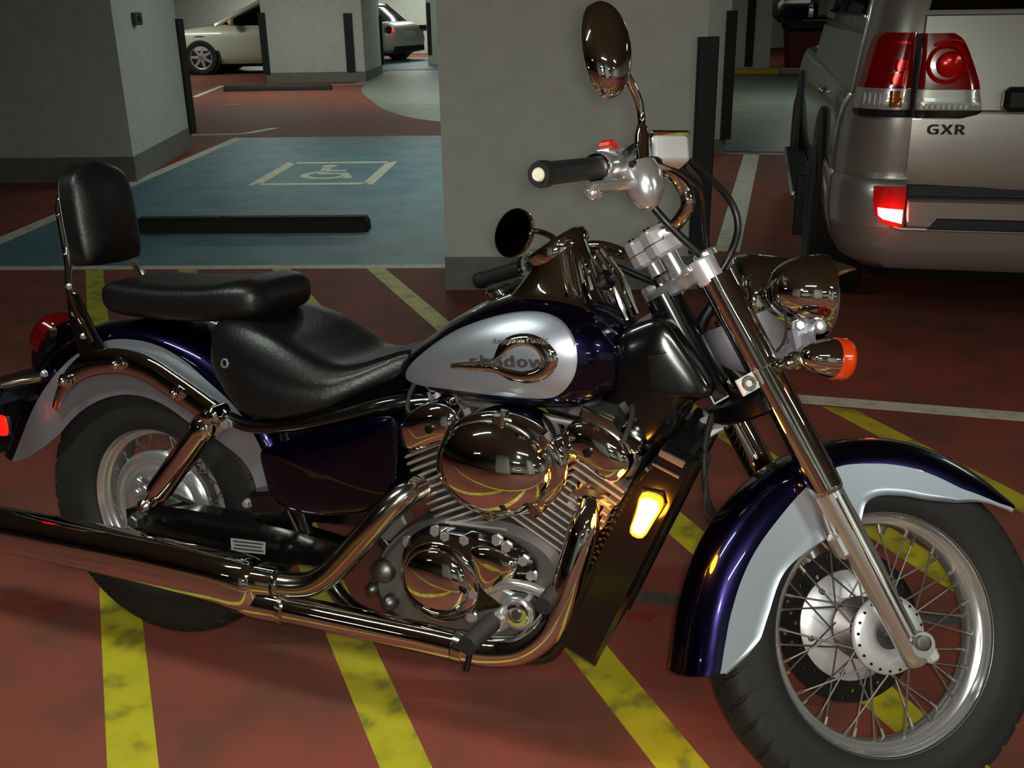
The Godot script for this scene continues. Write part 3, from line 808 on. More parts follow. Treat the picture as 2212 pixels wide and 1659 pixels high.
func saloon(label: String, T: Transform3D, cut := 0.0) -> void:
	var o := thing("saloon_car", label, "car", T)
	part("body", stack([[0.20, 0.80, cut + 0.15, 4.45, 0.25], [0.32, 0.88, cut + 0.03, 4.57, 0.3], [0.52, 0.905, cut, 4.6, 0.32], [0.70, 0.90, cut + 0.02, 4.56, 0.34], [0.80, 0.87, cut + 0.06, 4.42, 0.36], [0.87, 0.82, cut + 0.12, 4.05, 0.38], [0.93, 0.74, cut + 0.2, 3.7, 0.36], [0.96, 0.5, cut + 0.35, 3.4, 0.3]]), "car_white", o, 50.0)
	part("cabin_glass", stack([[0.90, 0.77, 0.5, 3.40, 0.28], [1.10, 0.72, 0.72, 3.0, 0.28], [1.30, 0.64, 1.0, 2.55, 0.26], [1.37, 0.60, 1.1, 2.4, 0.26]]), "car_glass", o, 50.0)
	part("roof", stack([[1.355, 0.615, 1.06, 2.46, 0.26], [1.40, 0.59, 1.1, 2.40, 0.26], [1.44, 0.45, 1.25, 2.2, 0.24], [1.45, 0.2, 1.5, 2.0, 0.15]]), "car_white", o, 50.0)
	for sd in [1.0, -1.0]:
		for pl in [[[0.74, 0.92, 3.38], [0.58, 1.38, 2.40]], [[0.745, 0.92, 0.58], [0.58, 1.38, 1.12]], [[0.765, 0.93, 1.95], [0.61, 1.38, 1.85]]]:
			part("window_pillar", MB.new().tube([V(sd * pl[0][0], pl[0][1], -pl[0][2]), V(sd * (pl[0][0] + pl[1][0]) * 0.51, (pl[0][1] + pl[1][1]) * 0.5, -(pl[0][2] + pl[1][2]) * 0.5), V(sd * pl[1][0], pl[1][1], -pl[1][2])], 0.045, 8), "car_white", o)
		var mr := part("door_mirror", MB.new().box(V(sd * 0.95, 0.98, -2.98), V(0.2, 0.14, 0.1), 0.04), "car_white", o)
		part("mirror_glass", MB.new().box(V(sd * 0.95, 0.98, -2.925), V(0.16, 0.10, 0.01), 0.004), "mirror_glass", mr)
		if sd < 0.0:
			part("side_repeater_lamp", MB.new().box(V(sd * 0.95, 0.985, -3.035), V(0.14, 0.05, 0.02), 0.008), "red_glow", mr)
		part("door_seam", MB.new().box(V(sd * 0.893, 0.62, -2.02), V(0.02, 0.5, 0.008), 0.001), "car_black", o)
		part("door_handle", MB.new().box(V(sd * 0.905, 0.74, -2.2), V(0.025, 0.03, 0.18), 0.008), "chrome", o)
		part("headlamp", MB.new().box(V(sd * 0.68, 0.68, -4.44), V(0.34, 0.13, 0.2), 0.05, Basis(Vector3.UP, sd * 0.5)), "lens_clear", o)
		var tl := part("tail_lamp", MB.new().box(V(sd * 0.70, 0.78, -0.10 - cut), V(0.34, 0.15, 0.18), 0.05, Basis(Vector3.UP, -sd * 0.4)), "red_lens", o)
		if sd < 0.0:
			part("brake_light", MB.new().box(V(sd * 0.69, 0.76, -0.012 - cut), V(0.2, 0.08, 0.03), 0.01, Basis(Vector3.UP, -sd * 0.4)), "red_glow", tl)
		for f in [0.95, 3.68]:
			part("wheel_arch_shade", MB.new().lathe([Vector2(0.0, -0.2), Vector2(0.385, -0.2), Vector2(0.385, 0.002), Vector2(0.375, 0.004), Vector2(0.0, 0.004)], Transform3D(Basis(Vector3.BACK, -sd * PI * 0.5), V(sd * 0.893, 0.35, -f)), 40), "under_black", o)  # dark disc in place of a cut arch, its shade put into colour
			car_wheel(o, V(sd * 0.825, 0.33, -f), 0.33, 0.22, sd)
	part("rear_plate", MB.new().box(V(0, 0.66, -cut), V(0.5, 0.11, 0.02), 0.004), "label_white", o)
	part("rear_valance", MB.new().box(V(0, 0.30, -0.02 - cut), V(1.3, 0.14, 0.06), 0.02), "car_black", o)
	part("underbody", stack([[0.14, 0.70, 0.4 + cut, 4.3, 0.2], [0.26, 0.84, 0.1 + cut, 4.5, 0.3]]), "under_black", o)

func far_cars() -> void:
	saloon("white saloon car seen from the side, nose behind the left pillar", Transform3D(Basis(Vector3.UP, PI * 0.5).scaled(V(1.18, 1.18, 1.18)), V(-3.23, 0, -23.28)), 0.5)
	saloon("white saloon car seen from behind, one red tail light lit", Transform3D(Basis(Vector3.UP, 1.1).scaled(V(1.08, 1.08, 1.08)), V(-3.42, 0, -27.3)))
	saloon("white saloon car parked behind the viewer, mirrored in the chrome, left of the two", Transform3D(Basis(Vector3.UP, 0.1), V(1.0, 0, 11.2)))
	saloon("white saloon car parked behind the viewer, mirrored in the chrome, right of the two", Transform3D(Basis(Vector3.UP, -0.05), V(5.6, 0, 11.4)))

# ---------------------------------------------------------------- motorcycle (x forward, y up, z to its right-hand side, rear contact at 0)
const TANK := [[0.632, 0.735, 0.022, 0.045], [0.66, 0.742, 0.040, 0.080], [0.70, 0.757, 0.055, 0.106], [0.76, 0.780, 0.078, 0.130], [0.84, 0.803, 0.101, 0.150], [0.92, 0.817, 0.113, 0.160], [0.99, 0.821, 0.113, 0.160], [1.04, 0.818, 0.106, 0.150], [1.08, 0.812, 0.092, 0.128], [1.11, 0.806, 0.070, 0.095], [1.126, 0.802, 0.045, 0.060], [1.132, 0.80, 0.015, 0.02]]
const WHEEL_TURN := Vector3(1.615, 0.324, 0.0)

func tank_z(x: float, y: float, lift := 0.0) -> float:
	var q := table(TANK, x)
	var d := clampf((y - q[1]) / q[2], -1.0, 1.0)
	var n := 2.3 if d > 0.0 else 3.6
	return q[3] * pow(1.0 - pow(absf(d), n), 1.0 / n) + lift

func tank_patch(poly: Array, lift: float, sd: float, rim := 0.0) -> MB:     # a badge or panel lying on the tank's flank
	var c := Vector2.ZERO
	for q in poly: c += q
	c /= poly.size()
	var rings := []
	for t in [1.0, 1.0, 0.97, 0.86, 0.7, 0.5, 0.3, 0.1, 0.004]:
		var ring := PackedVector3Array()
		for q in poly:
			var w: Vector2 = c + (q - c) * t
			var up := lift if rings.size() > 0 else -0.004
			if rim > 0.0 and rings.size() > 1: up += rim
			ring.append(V(w.x, w.y, sd * tank_z(w.x, w.y, up)))
		rings.append(ring)
	return MB.new().loft(rings)

func strip_patch(upper: Array, lower: Array, lift: float, sd: float) -> MB:     # between two edges with equal counts
	var g := []
	for i in upper.size():
		var row := PackedVector3Array()
		for k in 7:
			var w: Vector2 = upper[i].lerp(lower[i], k / 6.0)
			var e := lift * (1.0 - pow(absf(k / 3.0 - 1.0), 3.0)) + 0.0008
			row.append(V(w.x, w.y, sd * tank_z(w.x, w.y, e)))
		g.append(row)
	return MB.new().shell(g, 0.004)

func sweep_fender(rows: Array, c: Vector2, from_v: int, to_v: int, n: int, prof: Callable, th: float) -> MB:
	var g := []
	var a0: float = rows[0][0]
	var a1: float = rows[rows.size() - 1][0]
	for i in n + 1:
		var q := table(rows, lerpf(a0, a1, float(i) / n))
		var p: Array = prof.call(q)
		var row := PackedVector3Array()
		var a := deg_to_rad(q[0])
		for k in range(from_v, to_v + 1):
			row.append(V(c.x + p[k].x * cos(a), c.y + p[k].x * sin(a), p[k].y))
		g.append(row)
	return MB.new().shell(g, th)

func tyre(R: float, w: float, bead: float, pitch: int) -> MB:
	var prof := [Vector2(bead, w * 0.36), Vector2(bead + 0.008, w * 0.42)]
	for k in 6:
		var t := k / 6.0
		prof.append(Vector2(lerpf(bead + 0.02, R - 0.045, t), w * (0.455 + 0.045 * sin(PI * (0.15 + t * 0.7)))))
	for k in 13:
		var a := PI * 0.5 * (1.0 - k / 6.0)
		prof.append(Vector2(R - 0.036 + 0.036 * pow(cos(a), 0.8), w * 0.485 * signf(sin(a)) * pow(absf(sin(a)), 0.9)))
	var m := prof.size()
	for k in range(7, -1, -1):
		prof.append(Vector2(prof[k].x, -prof[k].y))
	var N := pitch * 12
	var rings := []
	for i in N:
		var a := TAU * i / N
		var ring := PackedVector3Array()
		for k in prof.size():
			var r: float = prof[k].x
			if k >= 7 and k < m:
				var f := fposmod(i / 12.0 + absf(prof[k].y) / w * 1.3 + (0.5 if prof[k].y < 0.0 else 0.0), 1.0)
				if f < 0.17 and absf(prof[k].y) > w * 0.1:
					r -= 0.006
			ring.append(V(r * cos(a), r * sin(a), prof[k].y))
		rings.append(ring)
	return MB.new().loop(rings)

func spoked_wheel(o: Node3D, R: float, w: float, rim: float, rw: float, pitch: int, hub_r: float, hub_z: float) -> void:
	var AX := Transform3D(Basis(Vector3.RIGHT, PI * 0.5), Vector3.ZERO)
	part("tyre", tyre(R, w, rim - 0.012, pitch), "rubber", o, 30.0)
	var h := rw
	part("rim", MB.new().hoop([Vector2(rim, h), Vector2(rim - 0.004, h + 0.005), Vector2(rim - 0.010, h + 0.003), Vector2(rim - 0.015, h - 0.006), Vector2(rim - 0.018, h - 0.014), Vector2(rim - 0.022, h - 0.017), Vector2(rim - 0.030, h - 0.020), Vector2(rim - 0.034, h - 0.028), Vector2(rim - 0.036, 0.0),
		Vector2(rim - 0.034, -h + 0.028), Vector2(rim - 0.030, -h + 0.020), Vector2(rim - 0.022, -h + 0.017), Vector2(rim - 0.018, -h + 0.014), Vector2(rim - 0.015, -h + 0.006), Vector2(rim - 0.010, -h - 0.003), Vector2(rim - 0.004, -h - 0.005), Vector2(rim, -h), Vector2(rim - 0.012, 0.0)], AX, 96), "polished_aluminium", o, 50.0)
	part("hub", MB.new().lathe([Vector2(0.0, hub_z + 0.004), Vector2(hub_r * 0.7, hub_z + 0.004), Vector2(hub_r, hub_z), Vector2(hub_r, hub_z - 0.008), Vector2(hub_r * 0.55, hub_z - 0.022), Vector2(hub_r * 0.45, 0.0), Vector2(hub_r * 0.55, -hub_z + 0.022), Vector2(hub_r, -hub_z + 0.008), Vector2(hub_r, -hub_z), Vector2(0.0, -hub_z)], AX, 40), "dull_steel", o)
	var kinds := []
	for s in [1.0, -1.0]:
		for lead in [1.0, -1.0]:
			var a := deg_to_rad(38.0 * lead)
			var p0 := V(hub_r * 0.9 * cos(a), hub_r * 0.9 * sin(a), s * (hub_z - 0.004 + 0.004 * lead))
			var p1 := V(rim - 0.034, 0.0, s * 0.010)
			var mb := MB.new().tube([p0, p1], 0.0019, 6)
			mb.tube([p0.lerp(p1, 0.90), p1 * 1.005], 0.0038, 6)
			kinds.append([mb.mesh(60.0), (0.0 if s > 0 else 9.0) + (18.0 if lead < 0 else 0.0)])
	for q in kinds:
		for k in 10:
			part("spoke", q[0], "spoke_steel", o, 38.0, Transform3D(Basis(Vector3.BACK, deg_to_rad(36.0 * k + q[1])), Vector3.ZERO))

func motorcycle() -> void:
	var b := thing("motorcycle", "dark indigo and silver cruiser motorcycle with chrome engine on its side stand", "motorcycle", Transform3D(Basis(Vector3.UP, deg_to_rad(-18.979)) * Basis(Vector3.RIGHT, deg_to_rad(-5.741)), Vector3.ZERO))
	var SA := V(-sin(deg_to_rad(34.0)), cos(deg_to_rad(34.0)), 0)
	var S0 := V(1.765, 0, 0)
	var SB := Basis(SA, deg_to_rad(39.354))
	var ST := Transform3D(SB, S0 - SB * S0)
	bike_wheels(b, ST)
	bike_fenders(b, ST)
	bike_tank(b)
	bike_seat(b)
	bike_frame(b)
	bike_engine(b)
	bike_exhaust(b)
	bike_fork(b, ST)
	bike_bars(b, ST)
	bike_lamps(b, ST)
	bike_tail(b)

func bike_wheels(b: Node3D, ST: Transform3D) -> void:
	var AX := Transform3D(Basis(Vector3.RIGHT, PI * 0.5), Vector3.ZERO)
	var fw := Node3D.new()
	fw.name = "front_wheel"
	fw.transform = ST * Transform3D(Basis(), WHEEL_TURN)
	b.add_child(fw, true)
	spoked_wheel(fw, 0.331, 0.122, 0.2345, 0.043, 40, 0.060, 0.050)
	# drilled cover on the near side, disc and bright cover on the far side
	part("hub_cover", MB.new().lathe([Vector2(0.022, 0.050), Vector2(0.032, 0.058), Vector2(0.040, 0.062), Vector2(0.060, 0.060), Vector2(0.071, 0.055), Vector2(0.0735, 0.051), Vector2(0.0735, 0.047), Vector2(0.022, 0.046)], AX, 48), "aluminium", fw)
	for k in 20:
		var a := TAU * k / 20.0
		part("cover_hole", MB.new().lathe([Vector2(0.0, 0.0006), Vector2(0.0028, 0.0006), Vector2(0.0028, -0.002), Vector2(0, -0.002)], Transform3D(Basis(Vector3.RIGHT, PI * 0.5), V(0.0655 * cos(a), 0.0655 * sin(a), 0.058)), 10), "dark_steel", fw)
	var disc := CSGCombiner3D.new()
	disc.name = "brake_disc"
	disc.transform = Transform3D(AX.basis, V(0, 0, -0.085))
	fw.add_child(disc, true)
	var cuts := [[0.150, Vector2.ZERO, 72, CSGShape3D.OPERATION_UNION, 0.004], [0.104, Vector2.ZERO, 48, CSGShape3D.OPERATION_SUBTRACTION, 0.02]]
	for k in 42:
		var a := TAU * k / 42.0
		cuts.append([0.0042, Vector2.from_angle(a) * (0.116 + 0.012 * (k % 3)), 8, CSGShape3D.OPERATION_SUBTRACTION, 0.02])
	for q in cuts:
		var cy := CSGCylinder3D.new()
		cy.name = "disc_ring" if q[3] == CSGShape3D.OPERATION_UNION else "disc_hole"
		cy.radius = q[0]
		cy.sides = q[2]
		cy.height = q[4]
		cy.operation = q[3]
		cy.position = V(q[1].x, 0, q[1].y)
		cy.material = M["dark_steel"]
		disc.add_child(cy, true)
	part("disc_cover", MB.new().lathe([Vector2(0.0, -0.058), Vector2(0.035, -0.060), Vector2(0.062, -0.066), Vector2(0.085, -0.070), Vector2(0.100, -0.076), Vector2(0.108, -0.081), Vector2(0.108, -0.086), Vector2(0.0, -0.086)], AX, 56), "aluminium", fw)
	for k in 6:
		var a := TAU * k / 6.0 + 0.3
		part("disc_bolt", MB.new().hexbolt(V(0.092 * cos(a), 0.092 * sin(a), -0.075), Vector3.BACK, 0.006, 0.005), "dull_steel", fw)
	part("axle", MB.new().tube([V(0, 0, -0.14), V(0, 0, 0.14)], 0.0085, 14), "dull_steel", fw)
	var cal := part("brake_caliper", MB.new().prism(smooth_loop([Vector2(-0.175, 0.075), Vector2(-0.12, 0.10), Vector2(-0.095, 0.06), Vector2(-0.10, -0.01), Vector2(-0.125, -0.05), Vector2(-0.165, -0.03), Vector2(-0.182, 0.03)], 3), -0.112, -0.088, Transform3D(), 0.006), "dull_steel", fw)
	var lt := lettering("RECORD", "caliper_lettering", 0.022, 0.003, "plastic_black", cal, Transform3D(Basis(Vector3.BACK, PI * 0.5 - 0.12), V(-0.146, 0.024, -0.0865)), "Droid Sans", true)
	var rw := Node3D.new()
	rw.name = "rear_wheel"
	rw.position = V(0, 0.3265, 0)
	b.add_child(rw, true)
	spoked_wheel(rw, 0.3265, 0.168, 0.2075, 0.056, 36, 0.085, 0.045)
	part("brake_drum", MB.new().lathe([Vector2(0.138, 0.035), Vector2(0.140, 0.050), Vector2(0.132, 0.058), Vector2(0.122, 0.060), Vector2(0.115, 0.055), Vector2(0.105, 0.056), Vector2(0.095, 0.068), Vector2(0.060, 0.076), Vector2(0.030, 0.080), Vector2(0.0, 0.081), Vector2(0.0, 0.03)].duplicate(), AX, 64), "polished_aluminium", rw)
	part("final_drive", MB.new().lathe([Vector2(0.0, -0.04), Vector2(0.12, -0.05), Vector2(0.125, -0.09), Vector2(0.08, -0.13), Vector2(0.0, -0.135)], AX, 40), "aluminium", rw)
	part("brake_arm", MB.new().prism([Vector2(-0.012, -0.01), Vector2(0.012, -0.01), Vector2(0.009, 0.09), Vector2(-0.009, 0.09)], 0.082, 0.092, Transform3D(Basis(Vector3.BACK, 0.5), V(0.03, 0.0, 0)), 0.003), "polished_aluminium", rw)
	part("brake_rod", MB.new().tube([V(-0.01, 0.085, 0.098), V(0.20, 0.03, 0.10), V(0.5, 0.02, 0.12)], 0.005, 8), "dull_steel", rw)
	part("axle", MB.new().tube([V(0, 0, -0.15), V(0, 0, 0.148)], 0.011, 14), "dull_steel", rw)
	var an := MB.new().hexbolt(V(0, 0, 0.134), Vector3.BACK, 0.017, 0.022)
	part("axle_nut", an, "dull_steel", rw)
	for q in [V(-0.028, 0.075, 0.085), V(-0.008, 0.06, 0.088), V(-0.035, 0.045, 0.085), V(0.03, -0.028, 0.085)]:
		part("drum_bolt", MB.new().hexbolt(q, Vector3.BACK, 0.009, 0.012), "polished_aluminium", rw)

func bike_fenders(b: Node3D, ST: Transform3D) -> void:
	# front: angle, lower edge, colour edge, crown radius
	var fr := [[45.0, 0.338, 0.345, 0.366], [50.0, 0.325, 0.330, 0.366], [56.0, 0.308, 0.318, 0.366], [65.0, 0.277, 0.306, 0.366], [77.0, 0.259, 0.307, 0.366], [90.0, 0.257, 0.312, 0.367], [100.0, 0.257, 0.317, 0.368], [106.0, 0.248, 0.322, 0.369], [111.0, 0.218, 0.326, 0.370], [118.0, 0.212, 0.326, 0.371], [131.0, 0.225, 0.317, 0.373], [141.0, 0.235, 0.313, 0.375], [155.0, 0.251, 0.317, 0.378], [171.0, 0.256, 0.324, 0.382], [182.0, 0.269, 0.333, 0.390], [187.0, 0.292, 0.340, 0.397], [190.0, 0.318, 0.345, 0.402], [192.0, 0.341, 0.350, 0.407]]
	var fp := func(q: Array) -> Array:
		var w := 0.078
		var o := []
		for k in 9:
			o.append(Vector2(lerpf(q[1], q[2], k / 8.0), w - 0.004 * sin(PI * k / 8.0) * 0.0 + (0.003 if k == 0 else 0.0)))
		for k in range(1, 9):
			var a := PI * 0.5 * k / 8.0
			o.append(Vector2(q[2] + (q[3] - q[2]) * sin(a), w * pow(cos(a), 0.75)))
		for k in range(7, -1, -1):
			var a := PI * 0.5 * k / 8.0
			o.append(Vector2(q[2] + (q[3] - q[2]) * sin(a), -w * pow(cos(a), 0.75)))
		for k in range(7, -1, -1):
			o.append(Vector2(lerpf(q[1], q[2], k / 8.0), -w - (0.003 if k == 0 else 0.0)))
		return o
	var c := Vector2(WHEEL_TURN.x, WHEEL_TURN.y)
	var ff := part("front_fender", sweep_fender(fr, c, 8, 24, 72, fp, 0.003), "indigo_paint", b, 45.0, ST)
	part("fender_side", sweep_fender(fr, c, 0, 8, 96, fp, 0.003), "silver_paint", ff, 45.0)
	part("fender_side", sweep_fender(fr, c, 24, 32, 96, fp, 0.003), "silver_paint", ff, 45.0)
	for s in [1.0, -1.0]:
		part("fender_stay", MB.new().tube([V(1.44, 0.60, s * 0.085), V(1.462, 0.53, s * 0.088), V(1.485, 0.475, s * 0.09), V(1.53, 0.465, s * 0.098)], [0.010, 0.010, 0.012, 0.012], 10), "dull_steel", ff)
		part("stay_bolt", MB.new().hexbolt(V(1.49, 0.478, s * 0.092), V(0, 0, s), 0.010, 0.014), "polished_aluminium", ff)
	# rear
	var rr := [[14.0, 0.335, 0.36, 0.40], [20.0, 0.335, 0.375, 0.42], [30.0, 0.335, 0.39, 0.435], [45.0, 0.305, 0.40, 0.445], [55.0, 0.288, 0.400, 0.450], [62.0, 0.283, 0.402, 0.452], [70.0, 0.286, 0.412, 0.454], [81.0, 0.290, 0.420, 0.455], [92.0, 0.291, 0.420, 0.455], [101.0, 0.290, 0.416, 0.456], [116.0, 0.287, 0.403, 0.457], [128.0, 0.287, 0.392, 0.458], [140.0, 0.290, 0.387, 0.459], [147.0, 0.296, 0.387, 0.461], [156.0, 0.318, 0.390, 0.464], [163.0, 0.347, 0.398, 0.470], [167.0, 0.372, 0.406, 0.476], [170.0, 0.405, 0.415, 0.482]]
	var rp := func(q: Array) -> Array:
		var w := 0.106
		var o := []
		for k in 5:
			o.append(Vector2(lerpf(q[1], q[2], k / 4.0), w))
		for k in range(1, 9):
			var a := PI * 0.5 * k / 8.0
			o.append(Vector2(q[2] + (q[3] - q[2]) * sin(a), w * pow(cos(a), 0.7)))
		for k in range(7, -1, -1):
			var a := PI * 0.5 * k / 8.0
			o.append(Vector2(q[2] + (q[3] - q[2]) * sin(a), -w * pow(cos(a), 0.7)))
		for k in range(3, -1, -1):
			o.append(Vector2(lerpf(q[1], q[2], k / 4.0), -w))
		return o
	var rc := Vector2(0, 0.3265)
	var rf := part("rear_fender", sweep_fender(rr, rc, 4, 20, 72, rp, 0.003), "indigo_paint", b, 45.0)
	part("fender_side", sweep_fender(rr, rc, 0, 4, 72, rp, 0.003), "silver_paint", rf, 45.0)
	part("fender_side", sweep_fender(rr, rc, 20, 24, 72, rp, 0.003), "silver_paint", rf, 45.0)
	# chrome strut along the fender, both sides
	for s in [1.0, -1.0]:
		var pth := spline([V(-0.235, 0.560, s * 0.118), V(-0.212, 0.598, s * 0.122), V(-0.170, 0.643, s * 0.126), V(-0.118, 0.678, s * 0.128), V(-0.06, 0.695, s * 0.128), V(0.0, 0.699, s * 0.128), V(0.06, 0.690, s * 0.129), V(0.12, 0.664, s * 0.130), V(0.18, 0.637, s * 0.133), V(0.235, 0.612, s * 0.138), V(0.262, 0.600, s * 0.14)], 4)
		var rad := []
		for i in pth.size():
			rad.append(lerpf(0.012, 0.030, smoothstep(0.0, 0.35, float(i) / pth.size())))
		var st := part("fender_strut", MB.new().tube(pth, rad, 16, true, 0.40, V(0, 0, 1).cross(Vector3.RIGHT)), "chrome", b, 60.0)
		for q in [V(-0.172, 0.640, s * 0.138), V(-0.012, 0.698, s * 0.141), V(0.148, 0.652, s * 0.144)]:
			part("strut_bolt", MB.new().lathe([Vector2(0.017, 0.0), Vector2(0.017, 0.006), Vector2(0.012, 0.008), Vector2(0.011, 0.016), Vector2(0.006, 0.021), Vector2(0.0, 0.022)], MB.frame(q, V(0, 0, s)), 14), "chrome", st)

func bike_tank(b: Node3D) -> void:
	var rings := []
	for i in 61:
		var x := lerpf(0.632, 1.132, 0.5 - 0.5 * cos(PI * i / 60.0))
		var q := table(TANK, x)
		var ring := PackedVector3Array()
		for k in 48:
			var a := TAU * k / 48.0
			var cs := cos(a)
			var sn := sin(a)
			var pw := 2.0 / (2.3 if sn > 0.0 else 3.6)
			ring.append(V(x, q[1] + q[2] * signf(sn) * pow(absf(sn), pw), q[3] * signf(cs) * pow(absf(cs), pw)))
		rings.append(ring)
	var tk := part("fuel_tank", MB.new().loft(rings), "indigo_paint", b, 60.0)
	for s in [1.0, -1.0]:
		var pan := smooth_loop([Vector2(0.676, 0.737), Vector2(0.690, 0.765), Vector2(0.735, 0.806), Vector2(0.80, 0.851), Vector2(0.88, 0.886), Vector2(0.95, 0.902), Vector2(1.005, 0.896), Vector2(1.04, 0.868), Vector2(1.052, 0.830), Vector2(1.046, 0.790), Vector2(1.02, 0.757), Vector2(0.98, 0.745), Vector2(0.90, 0.740), Vector2(0.80, 0.736), Vector2(0.71, 0.729)], 5)
		part("tank_panel", tank_patch(pan, 0.0010, s), "silver_paint", tk, 60.0)
		# winged badge: oval ring with a tail
		var em := Node3D.new()
		em.name = "tank_badge"
		tk.add_child(em, true)
		var out_u := [Vector2(0.800, 0.790), Vector2(0.835, 0.800), Vector2(0.870, 0.808), Vector2(0.892, 0.815), Vector2(0.897, 0.825), Vector2(0.907, 0.845), Vector2(0.925, 0.859), Vector2(0.950, 0.866), Vector2(0.975, 0.865), Vector2(0.998, 0.855), Vector2(1.014, 0.840), Vector2(1.020, 0.825)]
		var in_u := [Vector2(0.801, 0.786), Vector2(0.835, 0.795), Vector2(0.870, 0.802), Vector2(0.893, 0.808), Vector2(0.913, 0.818), Vector2(0.928, 0.834), Vector2(0.941, 0.842), Vector2(0.957, 0.845), Vector2(0.972, 0.842), Vector2(0.983, 0.834), Vector2(0.988, 0.825), Vector2(0.988, 0.818)]
		var out_l := [Vector2(0.800, 0.785), Vector2(0.835, 0.784), Vector2(0.870, 0.786), Vector2(0.895, 0.787), Vector2(0.912, 0.782), Vector2(0.930, 0.776), Vector2(0.955, 0.774), Vector2(0.980, 0.779), Vector2(1.000, 0.789), Vector2(1.012, 0.802), Vector2(1.018, 0.814), Vector2(1.020, 0.825)]
		var in_l := [Vector2(0.801, 0.786), Vector2(0.835, 0.794), Vector2(0.870, 0.801), Vector2(0.896, 0.803), Vector2(0.915, 0.800), Vector2(0.932, 0.798), Vector2(0.950, 0.797), Vector2(0.964, 0.800), Vector2(0.976, 0.805), Vector2(0.984, 0.811), Vector2(0.988, 0.816), Vector2(0.988, 0.818)]
		part("badge_upper_wing", strip_patch(spline(out_u, 3), spline(in_u, 3), 0.004, s), "chrome", em, 60.0)
		part("badge_lower_wing", strip_patch(spline(in_l, 3), spline(out_l, 3), 0.004, s), "chrome", em, 60.0)
		for w in [["shadow", 0.028, Vector2(0.924, 0.8125), 0.0062, "dull_steel", 0.10, 1.5], ["American Classic", 0.0135, Vector2(0.948, 0.8525), 0.0062, "dull_steel", 0.13, 1.0]]:
			var p0: Vector2 = w[2]
			var z0 := tank_z(p0.x, p0.y)
			var tx := V(0.1, 0.0, s * (tank_z(p0.x + 0.05, p0.y) - tank_z(p0.x - 0.05, p0.y))).normalized()
			var ty := V(0.0, 0.04, s * (tank_z(p0.x, p0.y + 0.02) - tank_z(p0.x, p0.y - 0.02))).normalized()
			tx = tx * s
			var nz := tx.cross(ty).normalized()
			var B := Basis(tx, nz.cross(tx), nz) * Basis(Vector3.BACK, w[5] * s)
			lettering(w[0], "badge_lettering", w[1], 0.003, w[4], em, Transform3D(B.scaled_local(V(w[6], 1.0, 1.0)), V(p0.x, p0.y, s * z0) + nz * w[3]), "Droid Serif" if w[0] == "American Classic" else "Droid Sans", w[0] == "shadow", w[0] == "American Classic")
	# instrument console
	var dn := V(-0.60, 0.80, 0).normalized()
	var dc := V(0.958, 0.997, 0)
	var du := V(0.80, 0.60, 0)
	var cr := []
	for i in 15:
		var t := i / 14.0
		var ring := PackedVector3Array()
		for k in 40:
			var a := TAU * k / 40.0
			var base := V(0.972 + 0.152 * cos(a), 0.0, 0.100 * sin(a))
			base.y = table(TANK, clampf(base.x, 0.66, 1.11))[1] + table(TANK, clampf(base.x, 0.66, 1.11))[2] * 0.93 - 0.006
			if base.x > 1.08: base.y = lerpf(base.y, 0.862, smoothstep(1.08, 1.125, base.x))
			var top := dc + du * 0.062 * cos(a) + V(0, 0, 0.062 * sin(a))
			var e := pow(t, 0.62)
			ring.append(base.lerp(top, t) + (base.lerp(top, e) - base.lerp(top, t)) * V(1, 0, 1))
		cr.append(ring)
	var cs := part("instrument_console", MB.new().loft(cr), "chrome", b, 60.0)
	var DT := MB.frame(dc, dn)
	part("dial_bezel", MB.new().hoop([Vector2(0.066, -0.010), Vector2(0.069, 0.0), Vector2(0.068, 0.013), Vector2(0.062, 0.019), Vector2(0.055, 0.016), Vector2(0.054, 0.004)], DT, 48), "chrome", cs)
	part("dial_face", MB.new().lathe([Vector2(0.0, 0.006), Vector2(0.055, 0.006), Vector2(0.055, 0.002), Vector2(0.0, 0.002)], DT, 40), "black_glass", cs)
	part("warning_lamp_strip", MB.new().box(V(0.872, 0.925, 0), V(0.05, 0.012, 0.05), 0.004, Basis(Vector3.BACK, 0.6)), "plastic_black", cs)
	part("filler_cap", MB.new().lathe([Vector2(0.030, 0.0), Vector2(0.030, 0.010), Vector2(0.024, 0.016), Vector2(0.0, 0.018)], MB.frame(V(0.842, 0.905, 0.0), V(-0.4, 1, 0)), 28), "chrome", cs)
	for z in [0.03, 0.0, -0.03]:
		part("console_rib", MB.new().tube([V(1.035, 1.005, z), V(1.075, 0.955, z * 1.1), V(1.112, 0.885, z * 1.2)], [0.006, 0.008, 0.006], 8), "chrome", cs)
	part("key_switch", MB.new().lathe([Vector2(0.018, 0.0), Vector2(0.018, 0.014), Vector2(0.012, 0.02), Vector2(0.006, 0.014), Vector2(0, 0.014)], MB.frame(V(1.066, 0.955, 0.045), V(0.7, 0.45, 0.55)), 20), "dark_steel", cs)

